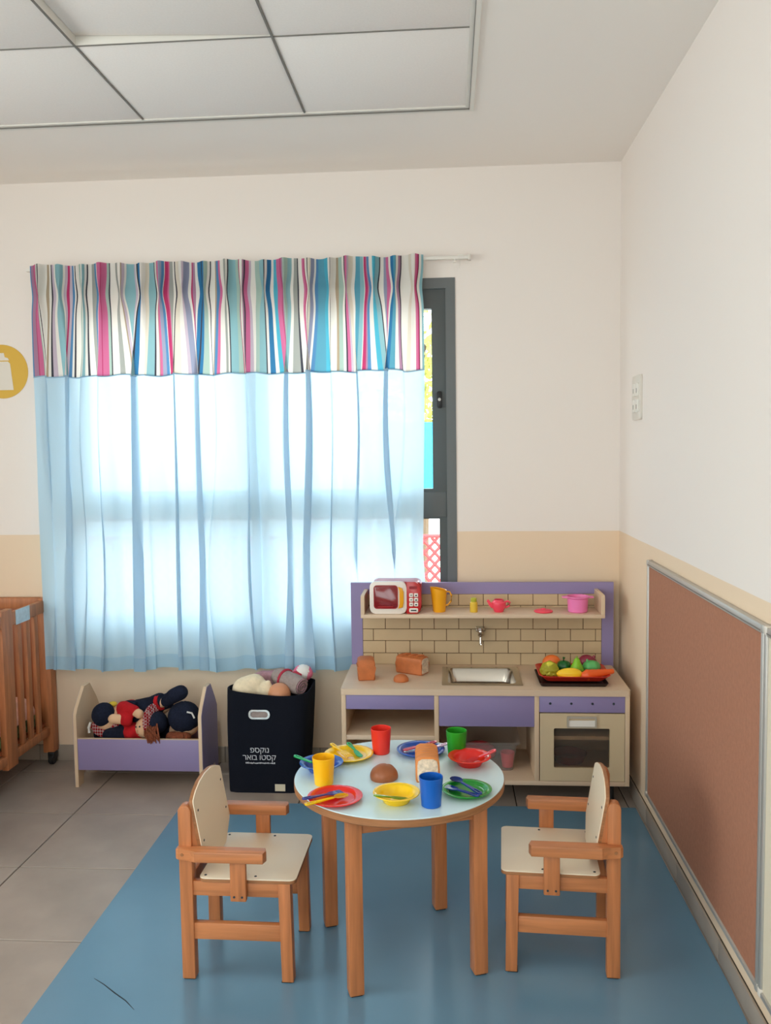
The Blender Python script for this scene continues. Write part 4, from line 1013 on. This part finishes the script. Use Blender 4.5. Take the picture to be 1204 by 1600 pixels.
# ------------------------------------------------------------------ navy bin with soft toys
def bag():
    t = thing('storage_bin', 'tall navy felt storage bin with metal handle hole and white print', 'storage bin', (-.79, 3.67, 0))
    n = 48
    def foot(k, h):
        # square footprint below, bulging oval towards the rim
        a = 2*PI*k/n; ca, sa = math.cos(a), math.sin(a)
        p = 9-5.2*h**1.4
        r = (abs(ca)**p+abs(sa)**p)**(-1/p)
        x, y = r*ca, r*sa
        hx, hy = .157+.024*h, .118+.004*h
        X, Y = x*hx, y*hy
        X += .018*(y*.5)                                # skew: the right side recedes
        return Vector((X+.014*h, Y, 0))
    H = .432
    bm = B(); rings = []
    zs = [0, .01]+[H*q/14 for q in range(1, 15)]
    for z in zs:
        rings.append([bm.verts.new(foot(k, z/H)+Vector((0, 0, z+(.010*math.sin(2*PI*k/n*2+.5)*(z/H)**4)))) for k in range(n)])
    bm.faces.new(list(reversed(rings[0])))
    for A, Q in zip(rings, rings[1:]):
        for k in range(n): bm.faces.new((A[k], A[(k+1) % n], Q[(k+1) % n], Q[k]))
    inner = []
    for z in (H, H*.6, .012):
        inner.append([bm.verts.new(foot(k, z/H)*.965+Vector((0, 0, z+(.010*math.sin(2*PI*k/n*2+.5)*(z/H)**4)))) for k in range(n)])
    for A, Q in zip([rings[-1]]+inner, inner):
        for k in range(n): bm.faces.new((A[k], A[(k+1) % n], Q[(k+1) % n], Q[k]))
    bm.faces.new(inner[-1])
    obj('felt_body', bm, 'navy', t, angle=40)
    yf = -.1185
    def on_front(o, dx, z): o.location = (dx, yf-.0015, z)
    g = obj('handle_ring', ring_prism(B(), rrect(-.046, .046, -.0205, .0205, .018), rrect(-.037, .037, -.0125, .0125, .012), 1, -.006, .004), 'chrome', t); on_front(g, -.018, .344)
    h = obj('handle_hole', prism(B(), rrect(-.038, .038, -.0135, .0135, .012), 1, -.0025, .002), 'greyc', t); on_front(h, -.018, .344)
    rot = (PI/2, 0, 0)
    M['print'] = mat('white_print', (196, 198, 204), .8)
    # the two lines of lettering (blurred in the photograph) and the thin address line beneath
    a = text('lettering', '\u05e4\u05e1\u05e7\u05d5\u05e0', .034, 'print', t, (-.020, yf-.0035, .178), rot, .95)
    b = text('lettering', '\u05e8\u05d0\u05d5\u05d1 \u05d5\u05d8\u05e1\u05e7', .034, 'print', t, (-.022, yf-.0035, .146), rot, .95)
    for o in (a, b): o.scale = (1, 1, 1)
    bm = B(); x = -.064; r = random.Random(5)
    while x < .058:
        w_ = r.uniform(.0025, .005); box(bm, x-.018, x-.018+w_, -.0005, .0005, r.uniform(0, .002), r.uniform(.005, .008)); x += w_+.0016
    c = obj('address_line', bm, 'print', t); c.location = (0, yf-.0025, .128)
    g = obj('cloth_tag', box(B(), -.022, .022, -.001, .001, 0, .030), 'tagp', t); g.location = (.064, yf-.0022, .010)
    # contents
    t = thing('soft_toy', 'cream fleece soft toy on top of the navy bin', 'soft toy', (-.86, 3.64, .36))
    blob('plush_body', [((-.890, 3.640, .425), .055, (-.850, 3.650, .440), .052), ((-.850, 3.650, .435), .045, (-.800, 3.640, .420), .040), ((-.87, 3.66, .40), .04, (-.82, 3.66, .40), .04), ((-.80, 3.635, .44), .022, (-.785, 3.635, .455), .014)], 'creamc', t, .006, 4)
    t = thing('baby_doll', 'tan bald doll head showing at the rim of the navy bin', 'doll', (-.735, 3.61, .34))
    blob('doll_body', [((-.735, 3.622, .405), .050, (-.735, 3.625, .410), .050), ((-.735, 3.65, .37), .03, (-.735, 3.68, .36), .035)], 'tan', t, .006, 3)
    t = thing('rolled_blanket', 'grey fleece roll with raspberry ribbon in the navy bin', 'blanket', (-.68, 3.69, .40))
    a0, a1 = Vector((-.770, 3.735, .465)), Vector((-.640, 3.640, .438))
    pts = [a0.lerp(a1, i/10) for i in range(11)]
    obj('fleece_roll', tube(B(), pts, [.030, .038]+[.041]*3+[.039]+[.042]*3+[.040, .036], 18), 'greyc', t, world=True)
    bm = B(); d = (a1-a0).normalized(); ax = d.orthogonal().normalized(); ay = d.cross(ax)
    sp = [a1+d*.004+(ax*math.cos(k*.45)+ay*math.sin(k*.45))*(.036-.0009*k) for k in range(36)]
    tube(bm, sp, .003, 5); obj('roll_end', bm, 'mauvec', t, world=True)
    mid = a0.lerp(a1, .36)
    obj('ribbon', tube(B(), [mid+(ax*math.cos(2*PI*k/20)+ay*math.sin(2*PI*k/20))*.042 for k in range(20)], .0065, 6, closed=True), 'ribbon', t, world=True)
    t = thing('pink_hat', 'pink and white fleece hat behind the grey roll', 'hat', (-.66, 3.735, .42))
    obj('crown', ball(B(), (-.650, 3.735, .475), (.045, .035, .036), u=20, v=12, fn=lambda d: 1+.06*noise.noise(d*3)), 'pinkc', t, world=True)
    obj('white_patch', ball(B(), (-.648, 3.732, .4775), (.038, .034, .036), u=20, v=12, fn=lambda d: 1+.05*noise.noise(d*4+Vector((3, 0, 0)))), 'whitec', t, world=True)
    obj('brim', tube(B(), [(-.70, 3.72, .470), (-.675, 3.705, .478), (-.65, 3.70, .470)], [.010, .014, .010], 8), 'ribbon', t, world=True)
    t = thing('folded_cloth', 'dusty mauve cloth at the back of the navy bin', 'cloth', (-.84, 3.74, .40))
    blob('cloth_folds', [((-.90, 3.735, .425), .030, (-.83, 3.745, .455), .028), ((-.83, 3.745, .45), .028, (-.74, 3.755, .462), .026), ((-.86, 3.73, .41), .03, (-.76, 3.74, .42), .03)], 'mauvec', t, .007, 3)
bag()

# ------------------------------------------------------------------ doll bed and dolls
BX0, BX1, BY0, BY1 = -1.640, -1.085, 3.583, 3.835
def doll_bed():
    t = thing('doll_bed', 'lilac wooden doll bed with peaked end boards', 'doll bed', (-1.36, 3.71, 0))
    def end(x0, x1, inner, outer, pk):
        ym = (BY0+BY1)/2
        pts = [(BY0, 0), (BY0+.05, 0), (BY0+.06, .045), (BY1-.06, .045), (BY1-.05, 0), (BY1, 0), (BY1, .30), (BY1-.03, .345), (ym+.03, pk), (ym-.03, pk), (BY0+.02, .350), (BY0, .320)]
        e = obj('end_board', prism(B(), pts, 0, x0, x1, .0008, 1), 'birchz', t, world=True)
        a, b = (x1, x1+.0012) if outer > 0 else (x0-.0012, x0)
        obj('outer_face', prism(B(), [((y-ym)*.985+ym, .006+(z)*.98) for y, z in pts], 0, a, b), 'purple', e, world=True)
    end(BX0, BX0+.015, 0, -1, .425); end(BX1-.0, BX1+.015, 0, 1, .425)
    obj('side_rail', box(B(), BX0+.015, BX1, BY0+.004, BY0+.019, .076, .215, .001), 'purple', t, world=True)
    obj('side_rail', box(B(), BX0+.015, BX1, BY1-.019, BY1-.004, .076, .215, .001), 'purple', t, world=True)
    obj('rail_top_edge', box(B(), BX0+.015, BX1, BY0+.0045, BY0+.0185, .2148, .2162), 'birch', t, world=True)
    obj('base_board', box(B(), BX0+.015, BX1, BY0+.019, BY1-.019, .080, .092), 'birch', t, world=True)
    m = tag(obj('doll_mattress', box(B(), BX0+.019, BX1-.004, BY0+.022, BY1-.022, .092, .150, .014, 3), 'orangec'), 'orange cloth mattress inside the doll bed', 'mattress')
def cap(t, c, r, d, back, strap=True, bl=.62):
    """baseball style cap: crown centre c, radius r, bill pointing along d, crown top along back"""
    d, back = Vector(d).normalized(), Vector(back).normalized(); s = d.cross(back).normalized(); back = s.cross(d)
    R = Matrix((d, s, back)).transposed()
    bm = B(); prof = [(r*1.02, -.1*r)]+[(r*1.03*math.cos(a), r*.95*math.sin(a)) for a in (0, .25, .5, .75, 1, 1.25, 1.45)]+[(0, r*.95)]
    lathe(bm, prof, 24)
    for v in bm.verts: v.co = R @ v.co + Vector(c)
    cr = obj('cap', bm, 'navyc', t, world=True, angle=70)
    def f(u, v):
        a = (u-.5)*2.2; rr = r*(1.0+v*bl*math.cos(a*.72)); return R @ Vector((rr*math.cos(a), rr*math.sin(a), -.05*r-.22*r*v*v))+Vector(c)
    bm = B(); grid(bm, f, 14, 5); solid(bm, .006); obj('cap_bill', bm, 'gingham', t, world=True, angle=60)
    if strap: obj('cap_trim', tube(B(), [R @ Vector((r*1.05*math.cos(a), r*1.05*math.sin(a), -.02*r))+Vector(c) for a in [PI*.62+.06*k for k in range(14)]], .0035, 6), 'whitec', t, world=True)
def dolls():
    # doll lying with its capped head by the left board, legs along the bed
    t = thing('rag_doll', 'rag doll in navy and red with legs stretched across the bed', 'doll', (-1.44, 3.72, .15))
    blob('body', [((-1.522, 3.690, .270), .054, (-1.515, 3.695, .275), .054), ((-1.48, 3.70, .27), .03, (-1.44, 3.72, .28), .05), ((-1.44, 3.72, .28), .05, (-1.34, 3.74, .29), .05),
        ((-1.46, 3.69, .30), .024, (-1.435, 3.64, .285), .021), ((-1.435, 3.64, .285), .021, (-1.480, 3.632, .292), .022), ((-1.45, 3.69, .32), .022, (-1.385, 3.650, .318), .02), ((-1.385, 3.650, .318), .019, (-1.366, 3.646, .310), .021),
        ((-1.34, 3.73, .31), .036, (-1.29, 3.715, .345), .026), ((-1.34, 3.75, .28), .036, (-1.26, 3.75, .335), .026), ((-1.29, 3.715, .345), .024, (-1.262, 3.700, .350), .024)], 'skin', t, .006, 3)
    blob('shirt', [((-1.470, 3.705, .285), .040, (-1.43, 3.715, .300), .054), ((-1.452, 3.690, .305), .030, (-1.432, 3.642, .286), .026), ((-1.432, 3.642, .286), .026, (-1.420, 3.636, .283), .0265), ((-1.455, 3.69, .325), .030, (-1.392, 3.655, .322), .025)], 'redc', t, .006, 3)
    blob('overalls', [((-1.43, 3.722, .290), .055, (-1.34, 3.74, .305), .056), ((-1.34, 3.732, .320), .043, (-1.298, 3.718, .350), .035), ((-1.34, 3.755, .30), .043, (-1.27, 3.75, .34), .036), ((-1.445, 3.71, .335), .018, (-1.40, 3.69, .345), .014)], 'navyc', t, .006, 3)
    obj('trouser_cuff', tube(B(), [(-1.300, 3.714, .343), (-1.286, 3.709, .346)], [.038, .036], 14), 'redc', t, world=True)
    blob('shoe', [((-1.262, 3.700, .352), .026, (-1.225, 3.700, .378), .034), ((-1.225, 3.700, .378), .034, (-1.195, 3.700, .392), .034)], 'navyc', t, .006, 3)
    cap(t, (-1.538, 3.672, .298), .052, (.08, -.40, -.91), (-.2, -.80, .5), False, .85)
    obj('bow', ball(B(), (-1.505, 3.700, .338), (.020, .014, .012), u=12, v=8), 'yellowc', t, world=True)
    obj('cap_trim', tube(B(), [(-1.592, 3.655, .268), (-1.600, 3.652, .245), (-1.598, 3.650, .222)], .006, 6), 'whitec', t, world=True)
    # doll in front, face to the rail
    t = thing('rag_doll', 'rag doll with auburn hair hanging over the lilac bed rail', 'doll', (-1.38, 3.66, .15))
    blob('body', [((-1.340, 3.652, .248), .047, (-1.335, 3.656, .252), .047), ((-1.37, 3.665, .225), .028, (-1.42, 3.672, .215), .042), ((-1.42, 3.672, .215), .042, (-1.50, 3.675, .205), .042), ((-1.50, 3.69, .195), .035, (-1.57, 3.73, .185), .03),
        ((-1.39, 3.665, .235), .020, (-1.40, 3.635, .225), .018)], 'skin', t, .006, 3)
    blob('shirt', [((-1.375, 3.665, .222), .036, (-1.42, 3.670, .222), .046), ((-1.385, 3.650, .235), .026, (-1.405, 3.632, .226), .024)], 'redc', t, .006, 3)
    blob('overalls', [((-1.435, 3.672, .215), .048, (-1.50, 3.675, .208), .048), ((-1.50, 3.685, .200), .042, (-1.575, 3.73, .190), .036), ((-1.36, 3.664, .215), .010, (-1.44, 3.640, .246), .008)], 'navyc', t, .006, 3)
    cap(t, (-1.292, 3.660, .268), .048, (-.25, -.55, .78), (.85, -.30, .1), True, .85)
    bm = B(); r = random.Random(4)
    for k in range(46):
        a = Vector((-1.325+r.uniform(-.012, .05), 3.625+r.uniform(-.012, .02), .268+r.uniform(-.02, .01)))
        e = Vector((-1.285+r.uniform(-.025, .03), 3.585+r.uniform(-.008, .006), .212+r.uniform(-.014, .016)))
        m_ = a.lerp(e, .5)+Vector((r.uniform(-.008, .008), -.016, r.uniform(-.004, .012)))
        tube(bm, [a, m_, e], [.004, .0045, .002], 5)
    obj('hair', bm, 'hair', t, world=True)
    for dx in (0,): obj('mouth', tube(B(), [(-1.372, 3.612, .236), (-1.366, 3.608, .231), (-1.358, 3.606, .230)], .0018, 5), 'redc', t, world=True)
    for p in ((-1.372, 3.615, .262), (-1.352, 3.607, .266)): obj('eye', ball(B(), p, (.0035, .003, .0045), u=8, v=6), 'dark', t, world=True)
    obj('nose', ball(B(), (-1.366, 3.609, .249), (.004, .004, .004), u=8, v=6), 'skin', t, world=True)
    # third doll, face down at the right board
    t = thing('rag_doll', 'rag doll face down in a big navy cap by the foot board', 'doll', (-1.2, 3.71, .15))
    blob('body', [((-1.175, 3.705, .255), .060, (-1.175, 3.71, .25), .060), ((-1.19, 3.72, .22), .04, (-1.26, 3.76, .20), .05), ((-1.26, 3.76, .20), .05, (-1.40, 3.775, .195), .045)], 'skin', t, .007, 3)
    blob('overalls', [((-1.24, 3.755, .205), .053, (-1.42, 3.777, .197), .050)], 'navyc', t, .007, 3)
    bm = ball(B(), (-1.178, 3.690, .286), (.073, .068, .068), u=28, v=18, fn=lambda d: 1+.015*math.cos(8*math.atan2(d.y, d.x)))
    obj('cap', bm, 'navyc', t, world=True)
    obj('cap_trim', tube(B(), [(-1.148, 3.633, .325), (-1.128, 3.640, .318), (-1.118, 3.642, .295)], .004, 6), 'whitec', t, world=True)
    obj('hair', blob('hair', [((-1.23, 3.655, .205), .024, (-1.16, 3.650, .205), .024)], 'hair', t, .006, 2).data and tube(B(), [(-1.235, 3.64, .215), (-1.20, 3.632, .208), (-1.165, 3.636, .212)], .014, 8), 'hair', t, world=True)
doll_bed(); dolls()

# ------------------------------------------------------------------ crib
def crib():
    X = -1.875; W2 = .62
    t = thing('crib', 'slatted beech baby crib on black castors against the back wall', 'crib', (-2.15, 3.4, 0))
    W = dict(world=True)
    for x0, x1 in ((X-.036, X+.016), (X-W2, X-W2+.04)):
        for y0, y1 in ((D-.062, D-.006), (2.66, 2.72)):
            p = obj('post', box(B(), x0, x1, y0, y1, .055, .788, .004), 'cribwood', t, **W)
            cx, cy = (x0+x1)/2, (y0+y1)/2-.02
            bm = lathe(B(), [(0, -.011), (.024, -.011), (.027, -.007), (.027, .007), (.024, .011), (0, .011)], 20); bmesh.ops.rotate(bm, verts=bm.verts, cent=(0, 0, 0), matrix=Matrix.Rotation(PI/2, 3, 'Y')); bmesh.ops.translate(bm, verts=bm.verts, vec=(cx+.014, cy, .027))
            obj('castor', bm, 'black', p, **W)
            obj('castor_stem', box(B(), cx-.004, cx+.028, cy-.012, cy+.026, .030, .060, .003), 'black', p, **W)
    for x in (X-.01, X-W2+.02):
        obj('top_rail', box(B(), x-.012, x+.012, 2.72, D-.062, .725, .782, .005), 'cribwood', t, **W)
        obj('bottom_rail', box(B(), x-.012, x+.012, 2.72, D-.062, .142, .182, .004), 'cribwood', t, **W)
        y = 2.79
        ys = [3.613, 3.690, 3.765]+[3.365-.077*k for k in range(8)]
        for y in ys: obj('slat', box(B(), x-.008, x+.008, y-.017, y+.017, .178, .729, .003), 'cribwood', t, **W)
        obj('wide_post', box(B(), x-.016, x+.014, 3.455, 3.545, .118, .800, .004), 'cribwood', t, **W)
    for y0, y1 in ((D-.045, D-.025), (2.68, 2.70)):
        e = obj('end_panel', box(B(), X-W2+.04, X-.036, y0, y1, .160, .770, .003), 'cribpanel', t, **W)
    obj('end_rail', box(B(), X-W2+.04, X-.036, D-.055, D-.015, .740, .790, .005), 'cribwood', t, **W)
    obj('name_label', box(B(), X+.0025, X+.0038, 3.575, 3.700, .722, .786), 'paper', t, **W)
    obj('base_board', box(B(), X-W2+.03, X-.022, 2.70, D-.05, .186, .200), 'cribpanel', t, **W)
    m = tag(obj('crib_mattress', box(B(), X-W2+.05, X-.026, 2.76, D-.070, .200, .262, .02, 3), 'greenc'), 'sage print mattress inside the crib', 'mattress')
    bm = B()
    def f(u, v):
        x = X-.030-.42*u; y = 2.95+.86*v; z = .262+.075*(1-(2*u-1)**4)+.02*noise.noise(Vector((u*5, v*7, 1)))+.01
        if u < .03 or u > .97 or v < .02 or v > .98: z = .263
        return Vector((x, y, z))
    grid(bm, f, 30, 40); tag(obj('blanket', bm, 'pinkc2', angle=180), 'pale pink blanket heaped inside the crib', 'blanket')
crib()
